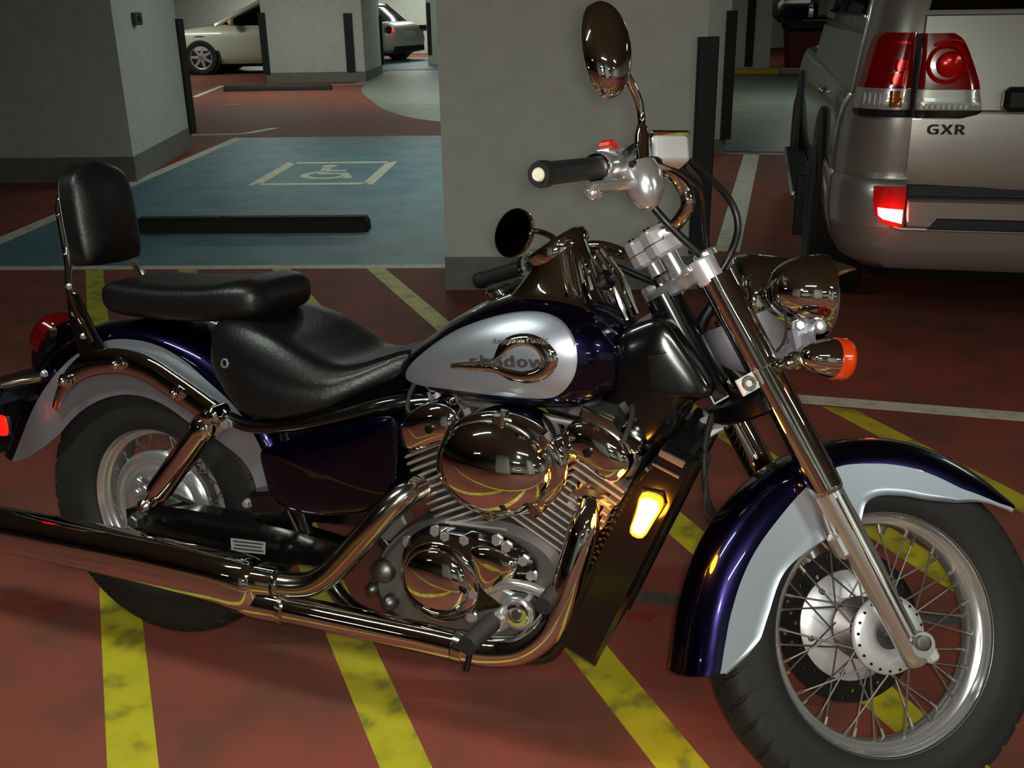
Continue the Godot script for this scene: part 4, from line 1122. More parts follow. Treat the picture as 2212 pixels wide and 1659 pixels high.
func bike_seat(b: Node3D) -> void:
	# x, top centre, half width, lower edge, shoulder drop
	var ROWS := [[0.212, 0.775, 0.090, 0.735, 0.02], [0.222, 0.806, 0.120, 0.712, 0.04], [0.245, 0.819, 0.140, 0.690, 0.055], [0.29, 0.824, 0.158, 0.648, 0.07], [0.34, 0.820, 0.168, 0.626, 0.080], [0.40, 0.803, 0.172, 0.628, 0.083], [0.46, 0.776, 0.168, 0.642, 0.068], [0.52, 0.754, 0.152, 0.662, 0.048], [0.57, 0.757, 0.124, 0.688, 0.034], [0.62, 0.774, 0.090, 0.712, 0.026], [0.66, 0.786, 0.066, 0.735, 0.02], [0.672, 0.783, 0.05, 0.75, 0.012]]
	var rings := []
	for i in 49:
		var q := table(ROWS, lerpf(0.212, 0.672, i / 48.0))
		var ring := PackedVector3Array()
		var prof := [Vector2(0.0, q[1] - 0.010), Vector2(0.3, q[1] - 0.010), Vector2(0.55, q[1] - 0.006), Vector2(0.74, q[1] - 0.004), Vector2(0.87, q[1] - 0.012), Vector2(0.95, q[1] - q[4] * 0.55), Vector2(0.965, q[1] - q[4] * 0.85), Vector2(0.95, q[1] - q[4] * 1.0), Vector2(0.975, q[1] - q[4] * 1.12), Vector2(1.0, lerpf(q[1] - q[4], q[3], 0.45)), Vector2(0.985, lerpf(q[1] - q[4], q[3], 0.85)), Vector2(0.90, q[3])]
		for p in prof:
			ring.append(V(q[0], p.y, p.x * q[2]))
		for k in range(prof.size() - 1, 0, -1):
			ring.append(V(q[0], prof[k].y, -prof[k].x * q[2]))
		rings.append(ring)
	var se := part("rider_seat", MB.new().loft(rings), "leather", b, 75.0)
	part("seat_stud", MB.new().hoop([Vector2(0.011, 0.0), Vector2(0.0105, 0.004), Vector2(0.007, 0.005), Vector2(0.006, 0.0)], MB.frame(V(0.286, 0.735, 0.153), V(-0.12, 0.25, 1)), 24), "polished_aluminium", se)
	part("stud_cap", MB.new().lathe([Vector2(0.007, 0.0), Vector2(0.006, 0.003), Vector2(0.0, 0.004)], MB.frame(V(0.286, 0.735, 0.153), V(-0.12, 0.25, 1)), 16), "dark_steel", se)
	# pillion cushion
	var pr := []
	var PR := [[-0.105, 0.832, 0.060, 0.014], [-0.095, 0.834, 0.088, 0.032], [-0.065, 0.836, 0.108, 0.044], [0.0, 0.836, 0.118, 0.046], [0.10, 0.839, 0.124, 0.046], [0.20, 0.847, 0.126, 0.047], [0.27, 0.855, 0.124, 0.047], [0.315, 0.858, 0.116, 0.042], [0.338, 0.857, 0.10, 0.030], [0.345, 0.856, 0.075, 0.012]]
	for i in 37:
		var q := table(PR, lerpf(-0.105, 0.345, i / 36.0))
		var ring := PackedVector3Array()
		for k in 40:
			var a := TAU * k / 40.0
			var dip := 0.010 * (1.0 - pow(absf(cos(a)), 2.0)) * (1.0 if sin(a) > 0.0 else 0.0) * smoothstep(0.30, 0.20, q[0])
			ring.append(V(q[0], q[1] + q[3] * signf(sin(a)) * pow(absf(sin(a)), 0.62) - dip, q[2] * signf(cos(a)) * pow(absf(cos(a)), 0.5)))
		pr.append(ring)
	part("pillion_seat", MB.new().loft(pr), "leather", b, 75.0)
	# backrest pad and its bent bar
	var BT := Transform3D(Basis(Vector3.UP, PI * 0.5) , V(-0.135, 1.015, 0)) 
	var outl := smooth_loop([Vector2(-0.088, -0.105), Vector2(-0.094, -0.04), Vector2(-0.090, 0.05), Vector2(-0.068, 0.092), Vector2(0.0, 0.112), Vector2(0.068, 0.092), Vector2(0.090, 0.05), Vector2(0.094, -0.04), Vector2(0.088, -0.105), Vector2(0.06, -0.118), Vector2(0.0, -0.120), Vector2(-0.06, -0.118)], 4)
	BT = Transform3D(Basis(Vector3.BACK, 0.10), Vector3.ZERO)
	BT = Transform3D(Basis(V(0, 0, -1), V(0, 1, 0), V(1, 0, 0)), Vector3.ZERO)
	var lean := Transform3D(Basis(Vector3.BACK, 0.12), V(-0.178, 1.010, 0))
	var pad := part("backrest_pad", MB.new().pillow(outl, -0.005, 0.062, lean * BT, 0.5, 8), "leather", b, 60.0)
	part("pad_shell", MB.new().prism(outl, -0.012, -0.004, lean * BT, 0.003), "plastic_black", pad)
	var bar := [V(-0.165, 1.09, 0.0)]
	var loop := []
	for s in [1.0, -1.0]:
		var q := [V(-0.095, 0.735, s * 0.128), V(-0.12, 0.775, s * 0.126), V(-0.145, 0.81, s * 0.122), V(-0.163, 0.850, s * 0.114), V(-0.172, 0.885, s * 0.102), V(-0.184, 0.93, s * 0.092), V(-0.199, 1.02, s * 0.088)]
		loop.append(spline(q, 4))
	var all: Array = loop[0].duplicate()
	all.append_array([V(-0.206, 1.075, 0.06), V(-0.209, 1.09, 0.03), V(-0.209, 1.09, -0.03), V(-0.206, 1.075, -0.06)])
	var rv: Array = loop[1].duplicate()
	rv.reverse()
	all.append_array(rv)
	part("backrest_bar", MB.new().tube(all, 0.0075, 10), "chrome", b, 60.0)
	for s in [1.0, -1.0]:
		var pl := part("backrest_side_plate", MB.new().prism([Vector2(-0.155, 0.845), Vector2(-0.135, 0.84), Vector2(-0.10, 0.775), Vector2(-0.062, 0.715), Vector2(-0.075, 0.690), Vector2(-0.145, 0.695), Vector2(-0.165, 0.76), Vector2(-0.168, 0.82)], s * 0.113, s * 0.120, Transform3D(), 0.002), "frame_black", b)
		for q in [V(-0.145, 0.795, s * 0.121), V(-0.125, 0.745, s * 0.121), V(-0.158, 0.855, s * 0.116)]:
			part("plate_bolt", MB.new().hexbolt(q, V(0, 0, s), 0.0065, 0.007), "polished_aluminium", pl)

func bike_frame(b: Node3D) -> void:
	# backbone, cradle tubes, seat rails
	part("steering_head", MB.new().tube([V(1.272, 0.765, 0), V(1.165, 0.932, 0)], 0.034, 20), "frame_black", b)
	part("backbone", MB.new().tube([V(1.20, 0.86, 0), V(1.0, 0.80, 0), V(0.72, 0.72, 0), V(0.52, 0.66, 0)], 0.03, 12), "frame_black", b)
	for s in [1.0, -1.0]:
		var fr := part("cradle_tube", MB.new().tube(spline([V(1.225, 0.78, s * 0.03), V(1.16, 0.62, s * 0.075), V(1.085, 0.40, s * 0.105), V(1.04, 0.26, s * 0.12), V(0.98, 0.20, s * 0.125), V(0.80, 0.19, s * 0.125), V(0.58, 0.21, s * 0.125), V(0.50, 0.27, s * 0.12)], 5), 0.017, 12), "frame_black", b)
		part("seat_rail", MB.new().tube(spline([V(0.73, 0.700, s * 0.10), V(0.66, 0.690, s * 0.135), V(0.56, 0.655, s * 0.142), V(0.44, 0.618, s * 0.142), V(0.33, 0.600, s * 0.138), V(0.25, 0.612, s * 0.13)], 5), 0.015, 12), "frame_black", b)
		part("rear_down_tube", MB.new().tube([V(0.40, 0.60, s * 0.115), V(0.425, 0.44, s * 0.118), V(0.475, 0.30, s * 0.118)], 0.014, 12), "frame_black", b)
		part("support_rod", MB.new().tube([V(0.405, 0.416, s * 0.126), V(0.432, 0.37, s * 0.128), V(0.458, 0.318, s * 0.128)], 0.0075, 10), "dark_steel", b)
		part("support_rod", MB.new().tube([V(0.440, 0.412, s * 0.122), V(0.480, 0.318, s * 0.122)], 0.005, 10), "dark_steel", b)
		# swing arm with its sticker on the near side
		var sa := part("swing_arm", MB.new().loft([PackedVector3Array([V(-0.035, 0.345, s * 0.105), V(-0.035, 0.305, s * 0.105), V(-0.035, 0.305, s * 0.132), V(-0.035, 0.345, s * 0.132)]), PackedVector3Array([V(0.05, 0.375, s * 0.10), V(0.05, 0.283, s * 0.10), V(0.05, 0.283, s * 0.137), V(0.05, 0.375, s * 0.137)]), PackedVector3Array([V(0.30, 0.382, s * 0.10), V(0.30, 0.285, s * 0.10), V(0.30, 0.285, s * 0.138), V(0.30, 0.382, s * 0.138)]), PackedVector3Array([V(0.44, 0.375, s * 0.095), V(0.44, 0.30, s * 0.095), V(0.44, 0.30, s * 0.136), V(0.44, 0.375, s * 0.136)]), PackedVector3Array([V(0.56, 0.36, s * 0.09), V(0.56, 0.31, s * 0.09), V(0.56, 0.31, s * 0.13), V(0.56, 0.36, s * 0.13)])]), "frame_black", b)
		if s > 0.0:
			part("warning_sticker", MB.new().prism([Vector2(0.262, 0.300), Vector2(0.352, 0.308), Vector2(0.354, 0.337), Vector2(0.262, 0.330)], 0.138, 0.1392), "sticker", sa)
			for k in 3:
				part("sticker_line", MB.new().box(V(0.308, 0.311 + 0.0085 * k, 0.1394), V(0.08 - 0.008 * (k % 2), 0.0035, 0.0006), 0.0, Basis(Vector3.BACK, 0.085)), "sticker_ink", sa)
	# shock absorbers
	for s in [1.0, -1.0]:
		var p0 := V(0.058, 0.388, s * 0.150)
		var p1 := V(0.238, 0.606, s * 0.150)
		var d := (p1 - p0).normalized()
		var L := (p1 - p0).length()
		var sh := part("shock_absorber", MB.new().lathe([Vector2(0.0, 0.0), Vector2(0.016, 0.0), Vector2(0.018, 0.025), Vector2(0.027, 0.032), Vector2(0.029, 0.045), Vector2(0.0295, L * 0.86), Vector2(0.032, L * 0.87), Vector2(0.032, L * 0.93), Vector2(0.026, L * 0.97), Vector2(0.018, L), Vector2(0.0, L)], MB.frame(p0, d), 36), "chrome", b)
		part("lower_eye", MB.new().lathe([Vector2(0.0, -0.03), Vector2(0.017, -0.03), Vector2(0.017, 0.02), Vector2(0.010, 0.028), Vector2(0.0, 0.03)], MB.frame(p0 - d * 0.012, V(0, 0, s)), 20), "chrome_worn", sh)
		part("upper_eye", MB.new().lathe([Vector2(0.0, -0.03), Vector2(0.019, -0.03), Vector2(0.019, 0.016), Vector2(0.013, 0.022), Vector2(0.012, 0.034), Vector2(0.0, 0.038)], MB.frame(p1 + d * 0.016, V(0, 0, s)), 20), "chrome", sh)
		part("mount_bolt", MB.new().hexbolt(V(0.282, 0.602, s * 0.150), V(0.1, 0, s), 0.010, 0.016), "polished_aluminium", sh)
	# side cover, box behind it
	for s in [1.0, -1.0]:
		var sc := smooth_loop([Vector2(0.366, 0.552), Vector2(0.40, 0.573), Vector2(0.50, 0.615), Vector2(0.60, 0.652), Vector2(0.665, 0.672), Vector2(0.688, 0.660), Vector2(0.690, 0.58), Vector2(0.684, 0.515), Vector2(0.66, 0.48), Vector2(0.612, 0.457), Vector2(0.53, 0.438), Vector2(0.455, 0.430), Vector2(0.412, 0.438), Vector2(0.388, 0.46), Vector2(0.374, 0.50)], 4)
		var TT := Transform3D() if s > 0.0 else Transform3D(Basis(V(1, 0, 0), V(0, 1, 0), V(0, 0, -1)), Vector3.ZERO)
		part("side_cover", MB.new().pillow(sc, 0.105, 0.170, TT, 0.80, 10), "indigo_paint", b, 60.0)
		part("peg_bracket", MB.new().box(V(0.372, 0.437, s * 0.135), V(0.085, 0.052, 0.05), 0.008, Basis(Vector3.BACK, 0.2)), "frame_black", b)
		part("bracket_bolt", MB.new().hexbolt(V(0.322, 0.428, s * 0.15), V(0, 0, s), 0.009, 0.012), "polished_aluminium", b)
	part("battery_box", MB.new().box(V(0.52, 0.54, 0), V(0.28, 0.22, 0.20), 0.02), "plastic_black", b)
	part("hugger", MB.new().box(V(0.35, 0.40, 0), V(0.10, 0.16, 0.19), 0.02, Basis(Vector3.BACK, -0.4)), "plastic_black", b)
	# black cover around the steering neck
	for s in [1.0, -1.0]:
		var nc := smooth_loop([Vector2(1.07, 0.715), Vector2(1.09, 0.80), Vector2(1.105, 0.86), Vector2(1.14, 0.887), Vector2(1.185, 0.898), Vector2(1.225, 0.86), Vector2(1.284, 0.778), Vector2(1.262, 0.757), Vector2(1.234, 0.728), Vector2(1.212, 0.676), Vector2(1.145, 0.622), Vector2(1.095, 0.66)], 4)
		var TT := Transform3D() if s > 0.0 else Transform3D(Basis(V(1, 0, 0), V(0, 1, 0), V(0, 0, -1)), Vector3.ZERO)
		var cv := part("neck_cover", MB.new().pillow(nc, 0.0, 0.094, TT, 0.70, 12), "frame_black", b, 60.0)
		part("neck_lock_tab", MB.new().tube(spline([V(1.218, 0.838, s * 0.075), V(1.188, 0.842, s * 0.086), V(1.170, 0.825, s * 0.09), V(1.178, 0.795, s * 0.09), V(1.196, 0.768, s * 0.085), V(1.222, 0.775, s * 0.075)], 4), 0.0045, 8), "frame_black", cv)
	# radiator with frame, grille slats, and an amber reflector glowing by emission
	var RB := Basis(Vector3.BACK, -0.362)
	var rc := V(1.155, 0.452, 0.0)
	var rd := part("radiator", MB.new().box(rc, V(0.055, 0.47, 0.25), 0.008, RB), "plastic_black", b)
	for k in 13:
		part("radiator_slat", MB.new().box(rc + RB * V(0.033, -0.21 + 0.035 * k, 0), V(0.012, 0.006, 0.23), 0.002, RB), "plastic_black", rd)
	for s in [1.0, -1.0]:
		part("radiator_side", MB.new().prism([Vector2(-0.062, -0.235), Vector2(0.042, -0.24), Vector2(0.042, 0.242), Vector2(-0.02, 0.242), Vector2(-0.045, 0.15)], s * 0.125 - 0.016, s * 0.125 + 0.016, Transform3D(RB, rc), 0.008), "frame_black", rd)
	part("filler_clip", MB.new().box(V(1.235, 0.664, 0.142), V(0.05, 0.012, 0.004), 0.001, RB), "dull_steel", rd)
	part("filler_clip", MB.new().box(V(1.225, 0.640, 0.142), V(0.055, 0.004, 0.004), 0.001, RB), "dull_steel", rd)
	var reflectorT := Transform3D(Basis(), V(1.196, 0.552, 0.141))
	var lp := [Vector2(1.187, 0.594), Vector2(1.219, 0.594), Vector2(1.227, 0.577), Vector2(1.212, 0.543), Vector2(1.193, 0.508), Vector2(1.169, 0.515), Vector2(1.178, 0.555)]
	for k in lp.size(): lp[k] -= Vector2(1.196, 0.552)
	var am := part("amber_reflector", MB.new().prism(smooth_loop(lp, 3), 0.0, 0.018, reflectorT, 0.004), "amber_edge_glow", rd)  # a reflector, no lamp; the returned LED light is painted as emission
	for k in lp.size(): lp[k] *= 0.82
	part("amber_reflector_glow", MB.new().prism(smooth_loop(lp, 3), 0.010, 0.022, reflectorT, 0.003), "amber_glow", am)  # hottest part of the painted LED return
	part("amber_reflector_base", MB.new().prism([Vector2(-0.012, 0.048), Vector2(0.029, 0.048), Vector2(0.036, 0.026), Vector2(-0.001, -0.051), Vector2(-0.034, -0.043), Vector2(-0.022, 0.005)], -0.004, 0.006, reflectorT, 0.002), "plastic_black", rd)
	var l := OmniLight3D.new()
	l.name = "added_amber_light"  # added light, carries the painted amber glow onto nearby parts
	l.position = reflectorT * V(0, 0, 0.05)
	l.light_color = Color(1.0, 0.60, 0.12)
	l.light_energy = 0.05
	l.light_size = 0.03
	l.omni_range = 12.0
	l.omni_attenuation = 2.0
	l.shadow_enabled = true
	rd.add_child(l)
	# side stand on the far side, prop tab under the pipe
	part("side_stand", MB.new().tube([V(0.62, 0.22, -0.14), V(0.60, 0.12, -0.24), V(0.58, 0.05, -0.335)], [0.014, 0.013, 0.012], 10), "frame_black", b)
	part("stand_foot", MB.new().box(V(0.58, 0.043, -0.35), V(0.07, 0.012, 0.05), 0.004), "frame_black", b)
	part("drain_tube", MB.new().tube([V(0.665, 0.24, 0.15), V(0.662, 0.18, 0.16)], 0.008, 10), "rubber", b)

func bike_engine(b: Node3D) -> void:
	var en := part("crankcase", MB.new().prism(smooth_loop([Vector2(0.63, 0.27), Vector2(0.64, 0.36), Vector2(0.70, 0.43), Vector2(0.78, 0.47), Vector2(0.90, 0.485), Vector2(1.0, 0.46), Vector2(1.045, 0.40), Vector2(1.04, 0.30), Vector2(1.0, 0.22), Vector2(0.88, 0.205), Vector2(0.72, 0.21)], 4), -0.15, 0.15, Transform3D(), 0.015), "engine_grey", b)
	# right-hand crankcase cover with its two bright lids
	var cov := smooth_loop([Vector2(0.705, 0.36), Vector2(0.722, 0.425), Vector2(0.775, 0.462), Vector2(0.86, 0.468), Vector2(0.945, 0.458), Vector2(0.99, 0.425), Vector2(0.985, 0.37), Vector2(0.955, 0.335), Vector2(0.89, 0.305), Vector2(0.84, 0.282), Vector2(0.78, 0.275), Vector2(0.725, 0.30)], 5)
	part("crankcase_cover", MB.new().prism(cov, 0.145, 0.180, Transform3D(), 0.010), "frame_black", en, 45.0)
	var oval := ellipse(0.795, 0.366, 0.077, 0.077, 48)
	part("clutch_rim", MB.new().pillow(ellipse(0.795, 0.350, 0.086, 0.086, 48), 0.16, 0.188, Transform3D(), 0.7, 6, 0.7), "chrome", en, 60.0)
	var lid := part("clutch_cover", MB.new().pillow(ellipse(0.789, 0.349, 0.074, 0.076, 48), 0.172, 0.212, Transform3D(), 0.35, 14), "chrome", en, 60.0)
	lettering("HONDA", "cover_lettering", 0.017, 0.003, "polished_aluminium", lid, Transform3D(Basis(Vector3.RIGHT, -0.55), V(0.785, 0.392, 0.2005)), "Droid Sans", true)
	var tri_ := smooth_loop([Vector2(0.862, 0.438), Vector2(0.90, 0.450), Vector2(0.945, 0.440), Vector2(0.962, 0.425), Vector2(0.955, 0.395), Vector2(0.925, 0.365), Vector2(0.900, 0.352), Vector2(0.885, 0.365), Vector2(0.872, 0.400)], 5)
	part("pulse_cover", MB.new().pillow(tri_, 0.17, 0.200, Transform3D(), 0.45, 8, 0.35), "chrome", en, 50.0)
	for q in [V(0.783, 0.455, 0.170), V(0.806, 0.450, 0.172), V(0.848, 0.450, 0.174), V(0.916, 0.462, 0.174), V(0.936, 0.452, 0.174), V(0.971, 0.430, 0.174), V(0.986, 0.401, 0.17), V(0.955, 0.342, 0.17), V(0.862, 0.286, 0.17), V(0.715, 0.415, 0.158), V(0.868, 0.340, 0.174)]:
		part("cover_bolt", MB.new().hexbolt(q, V(0.1, 0.15, 1), 0.0105, 0.015), "polished_aluminium", en)
	for q in [[V(0.655, 0.335, 0.145), 0.026], [V(0.672, 0.270, 0.148), 0.017], [V(0.625, 0.285, 0.135), 0.015]]:
		part("case_plug", MB.new().lathe([Vector2(q[1], 0.0), Vector2(q[1], 0.012), Vector2(q[1] * 0.8, 0.022), Vector2(q[1] * 0.3, 0.027), Vector2(0.0, 0.028)], MB.frame(q[0], V(0, 0.1, 1)), 24), "dull_steel", en, 50.0)
	part("case_web", MB.new().prism([Vector2(0.62, 0.40), Vector2(0.66, 0.395), Vector2(0.70, 0.44), Vector2(0.69, 0.46), Vector2(0.65, 0.425)], 0.10, 0.14, Transform3D(), 0.004), "engine_grey", en)
	part("linkage_rod", MB.new().tube([V(0.80, 0.474, 0.165), V(0.93, 0.482, 0.165)], 0.004, 8), "polished_aluminium", en)
	# two finned cylinders in a V
	for s in [-1.0, 1.0]:
		var ax := V(0.46 * s, 0.888, 0).normalized()
		var base := V(0.925 + 0.055 * s, 0.435, 0)
		var R := Basis(V(ax.y, -ax.x, 0), ax, Vector3.BACK)
		var cy := part("cylinder", MB.new().tube([base, base + ax * 0.27], 0.062, 24), "engine_grey", b)
		for k in 13:
			var t := 0.035 + 0.0148 * k
			var wv := 0.082 + 0.003 * sin(k * 1.3)
			part("cooling_fin", MB.new().box(base + ax * t, V(wv * 2.0, 0.0058, 0.29), 0.002, R), "fin_metal", cy)
		var hd := part("cylinder_head", MB.new().box(base + ax * 0.243, V(0.155, 0.05, 0.24), 0.014, R), "engine_grey", b)
		part("rocker_cover", MB.new().box(base + ax * 0.282, V(0.150, 0.045, 0.25), 0.02, R), "chrome", hd, 60.0)
		# bright side cover on the head
		var c2 := base + ax * 0.250
		var hp := smooth_loop([Vector2(-0.068, -0.030), Vector2(-0.066, 0.022), Vector2(-0.025, 0.044), Vector2(0.035, 0.040), Vector2(0.068, 0.010), Vector2(0.056, -0.034), Vector2(0.0, -0.038)], 4)
		part("head_cover", MB.new().pillow(hp, 0.0, 0.045, Transform3D(R, c2 + V(0, 0, 0.118)), 0.5, 8, 0.2), "chrome", hd, 60.0)
		part("head_bolt", MB.new().lathe([Vector2(0.009, 0.0), Vector2(0.009, 0.006), Vector2(0.004, 0.007), Vector2(0.0, 0.006)], MB.frame(c2 + V(-0.01 * s, 0.004, 0.162), Vector3.BACK), 14), "dark_steel", hd)
		for z in [-0.10, 0.0, 0.10]:
			part("head_bolt", MB.new().hexbolt(base + ax * 0.30 + V(0, 0, z), ax, 0.009, 0.012), "polished_aluminium", hd)
		part("spark_plug_lead", MB.new().tube(spline([c2 + V(0.02 * s, 0.0, 0.13), c2 + V(0.05 * s, 0.03, 0.14), c2 + V(0.05 * s, 0.08, 0.09), c2 + V(0.0, 0.11, 0.03)], 4), 0.005, 8), "rubber", hd)
	part("intake", MB.new().tube([V(0.86, 0.60, 0.05), V(1.01, 0.61, 0.05)], 0.03, 16), "plastic_black", b)
	part("carburettor", MB.new().box(V(0.935, 0.60, 0.05), V(0.10, 0.10, 0.16), 0.02), "dark_steel", b)
	# air cleaner: deep chrome pan with a domed lid
	var pan := part("air_cleaner", MB.new().pillow(ellipse(0.921, 0.618, 0.131, 0.102, 64, 0.04), 0.110, 0.186, Transform3D(), 0.80, 6, 0.8), "chrome", b, 60.0)
	part("air_cleaner_lid", MB.new().pillow(ellipse(0.911, 0.613, 0.116, 0.095, 72, 0.04), 0.178, 0.246, Transform3D(), 0.16, 18), "chrome", pan, 60.0)
	for q in [[V(0.925, 0.713, 0.19), 0.0], [V(1.012, 0.682, 0.19), -0.75], [V(0.905, 0.520, 0.185), 3.14], [V(1.0, 0.545, 0.185), 3.9]]:
		part("lid_clip", MB.new().box(q[0], V(0.024, 0.022, 0.04), 0.004, Basis(Vector3.BACK, q[1])), "chrome_worn", pan)
	part("coil_cover", MB.new().box(V(1.055, 0.722, 0.09), V(0.16, 0.05, 0.06), 0.015, Basis(Vector3.BACK, -0.12)), "plastic_black", b)
	part("fuel_line", MB.new().tube(spline([V(0.80, 0.70, 0.09), V(0.90, 0.712, 0.13), V(1.0, 0.70, 0.12), V(1.08, 0.69, 0.10)], 4), 0.007, 8), "engine_grey", b)
	part("front_bracket", MB.new().prism([Vector2(1.06, 0.735), Vector2(1.12, 0.715), Vector2(1.155, 0.665), Vector2(1.158, 0.635), Vector2(1.135, 0.655), Vector2(1.105, 0.695), Vector2(1.055, 0.715)], 0.120, 0.135, Transform3D(), 0.004), "chrome_worn", b)
	# right-hand foot controls
	var fp := part("foot_peg_mount", MB.new().pillow(ellipse(0.968, 0.328, 0.034, 0.036, 28), 0.16, 0.205, Transform3D(), 0.8, 5, 0.6), "polished_aluminium", b)
	part("mount_arm", MB.new().prism([Vector2(0.875, 0.262), Vector2(0.90, 0.250), Vector2(0.985, 0.315), Vector2(0.965, 0.36), Vector2(0.91, 0.375), Vector2(0.895, 0.35), Vector2(0.93, 0.33)], 0.165, 0.188, Transform3D(), 0.005), "polished_aluminium", fp)
	part("mount_ring", MB.new().hoop([Vector2(0.024, 0.0), Vector2(0.022, 0.006), Vector2(0.016, 0.006), Vector2(0.014, 0.0)], MB.frame(V(0.970, 0.330, 0.204), Vector3.BACK), 28), "chrome", fp)
	part("mount_bolt", MB.new().lathe([Vector2(0.010, 0.0), Vector2(0.010, 0.006), Vector2(0.0, 0.007)], MB.frame(V(0.970, 0.330, 0.205), Vector3.BACK), 20), "dull_steel", fp)
	part("peg_clevis", MB.new().box(V(0.938, 0.318, 0.213), V(0.028, 0.035, 0.03), 0.006, Basis(Vector3.BACK, -0.4)), "polished_aluminium", fp)
	var pg := MB.new()
	var ribs := []
	for k in 29:
		ribs.append(Vector2(0.0185 if k % 2 == 0 else 0.0155, 0.100 * k / 28.0))
	ribs.append(Vector2(0.0, 0.101))
	ribs.push_front(Vector2(0.0, 0.0))
	part("foot_peg", MB.new().lathe(ribs, MB.frame(V(0.930, 0.316, 0.222), V(-0.12, -0.05, 1.0)), 20), "rubber", fp, 20.0)
	part("peg_feeler", MB.new().tube([V(0.922, 0.300, 0.31), V(0.918, 0.262, 0.322)], 0.006, 8), "dark_steel", fp)
	var bp := part("brake_pedal", MB.new().tube(spline([V(0.905, 0.36, 0.185), V(0.95, 0.385, 0.195), V(1.0, 0.388, 0.20), V(1.035, 0.380, 0.205)], 4), 0.011, 10), "polished_aluminium", b)
	var rb := [Vector2(0.0, 0.0)]
	for k in 21:
		rb.append(Vector2(0.017 if k % 2 == 0 else 0.0145, 0.065 * k / 20.0))
	rb.append(Vector2(0.0, 0.066))
	part("pedal_rubber", MB.new().lathe(rb, MB.frame(V(1.040, 0.385, 0.185), V(-0.02, -0.03, 1.0)), 18), "rubber", bp, 20.0)
	part("master_cylinder", MB.new().tube([V(0.985, 0.35, 0.165), V(1.03, 0.30, 0.165)], 0.024, 16), "dark_steel", bp)

func bike_exhaust(b: Node3D) -> void:
	var rings := []
	for q in [[-0.56, 0.272, 0.005, 0.005], [-0.558, 0.272, 0.030, 0.028], [-0.552, 0.272, 0.045, 0.041], [-0.53, 0.273, 0.051, 0.046], [-0.2, 0.281, 0.052, 0.047], [0.10, 0.286, 0.055, 0.049], [0.30, 0.283, 0.058, 0.050], [0.345, 0.280, 0.060, 0.050], [0.375, 0.277, 0.058, 0.046], [0.395, 0.274, 0.050, 0.036], [0.402, 0.272, 0.03, 0.02]]:
		var ring := PackedVector3Array()
		for k in 40:
			var a := TAU * k / 40.0
			ring.append(V(q[0], q[1] + q[2] * signf(sin(a)) * pow(absf(sin(a)), 0.85), 0.222 + q[3] * signf(cos(a)) * pow(absf(cos(a)), 0.85)))
		rings.append(ring)
	var mu := part("muffler", MB.new().loft(rings), "chrome", b, 50.0)
	part("collector_sleeve", MB.new().tube(spline([V(0.325, 0.292, 0.228), V(0.375, 0.293, 0.226), V(0.435, 0.289, 0.212)], 4), [0.020, 0.031, 0.0345, 0.035, 0.0345, 0.034, 0.033, 0.0325, 0.032], 24), "chrome", mu, 60.0)
	part("collector_sleeve", MB.new().tube(spline([V(0.34, 0.248, 0.225), V(0.39, 0.242, 0.222), V(0.45, 0.239, 0.216)], 4), [0.018, 0.030, 0.034, 0.035, 0.035, 0.0345, 0.034, 0.0335, 0.033], 24), "chrome", mu, 60.0)
	part("clamp_band", MB.new().tube([V(0.432, 0.289, 0.2125), V(0.437, 0.289, 0.212)], 0.035, 24), "frame_black", mu)
	part("clamp_band", MB.new().tube([V(0.447, 0.239, 0.216), V(0.460, 0.239, 0.216)], 0.036, 24), "chrome_worn", mu)
	part("rear_header_pipe", MB.new().tube(spline([V(0.425, 0.289, 0.213), V(0.47, 0.290, 0.207), V(0.515, 0.302, 0.203), V(0.56, 0.336, 0.200), V(0.60, 0.381, 0.200), V(0.65, 0.444, 0.199), V(0.690, 0.494, 0.190), V(0.715, 0.520, 0.170), V(0.735, 0.530, 0.13), V(0.76, 0.535, 0.09)], 5), 0.026, 24), "chrome_worn", b, 60.0)
	var fpipe := spline([V(0.44, 0.239, 0.217), V(0.60, 0.241, 0.216), V(0.76, 0.243, 0.215), V(0.86, 0.242, 0.214), V(0.925, 0.244, 0.210), V(0.985, 0.262, 0.203), V(1.030, 0.308, 0.194), V(1.056, 0.375, 0.184), V(1.072, 0.450, 0.172), V(1.083, 0.515, 0.155), V(1.085, 0.555, 0.125), V(1.070, 0.575, 0.08)], 6)
	var rad := []
	for i in fpipe.size():
		rad.append(0.0295 if i < 52 else lerpf(0.0295, 0.024, smoothstep(52.0, 60.0, i)))
	part("front_header_pipe", MB.new().tube(fpipe, rad, 28), "chrome", b, 60.0)
	part("pipe_band", MB.new().tube([V(0.848, 0.2425, 0.2142), V(0.868, 0.242, 0.2138)], 0.0312, 28), "chrome_worn", b)
	part("pipe_band", MB.new().tube([V(0.8455, 0.2425, 0.2142), V(0.848, 0.2425, 0.2142)], 0.0305, 28), "frame_black", b)
	part("port_collar", MB.new().hoop([Vector2(0.042, -0.012), Vector2(0.042, 0.008), Vector2(0.027, 0.012), Vector2(0.027, -0.012)], MB.frame(V(1.083, 0.555, 0.125), V(0.1, -0.5, 0.8)), 28), "chrome_worn", b)

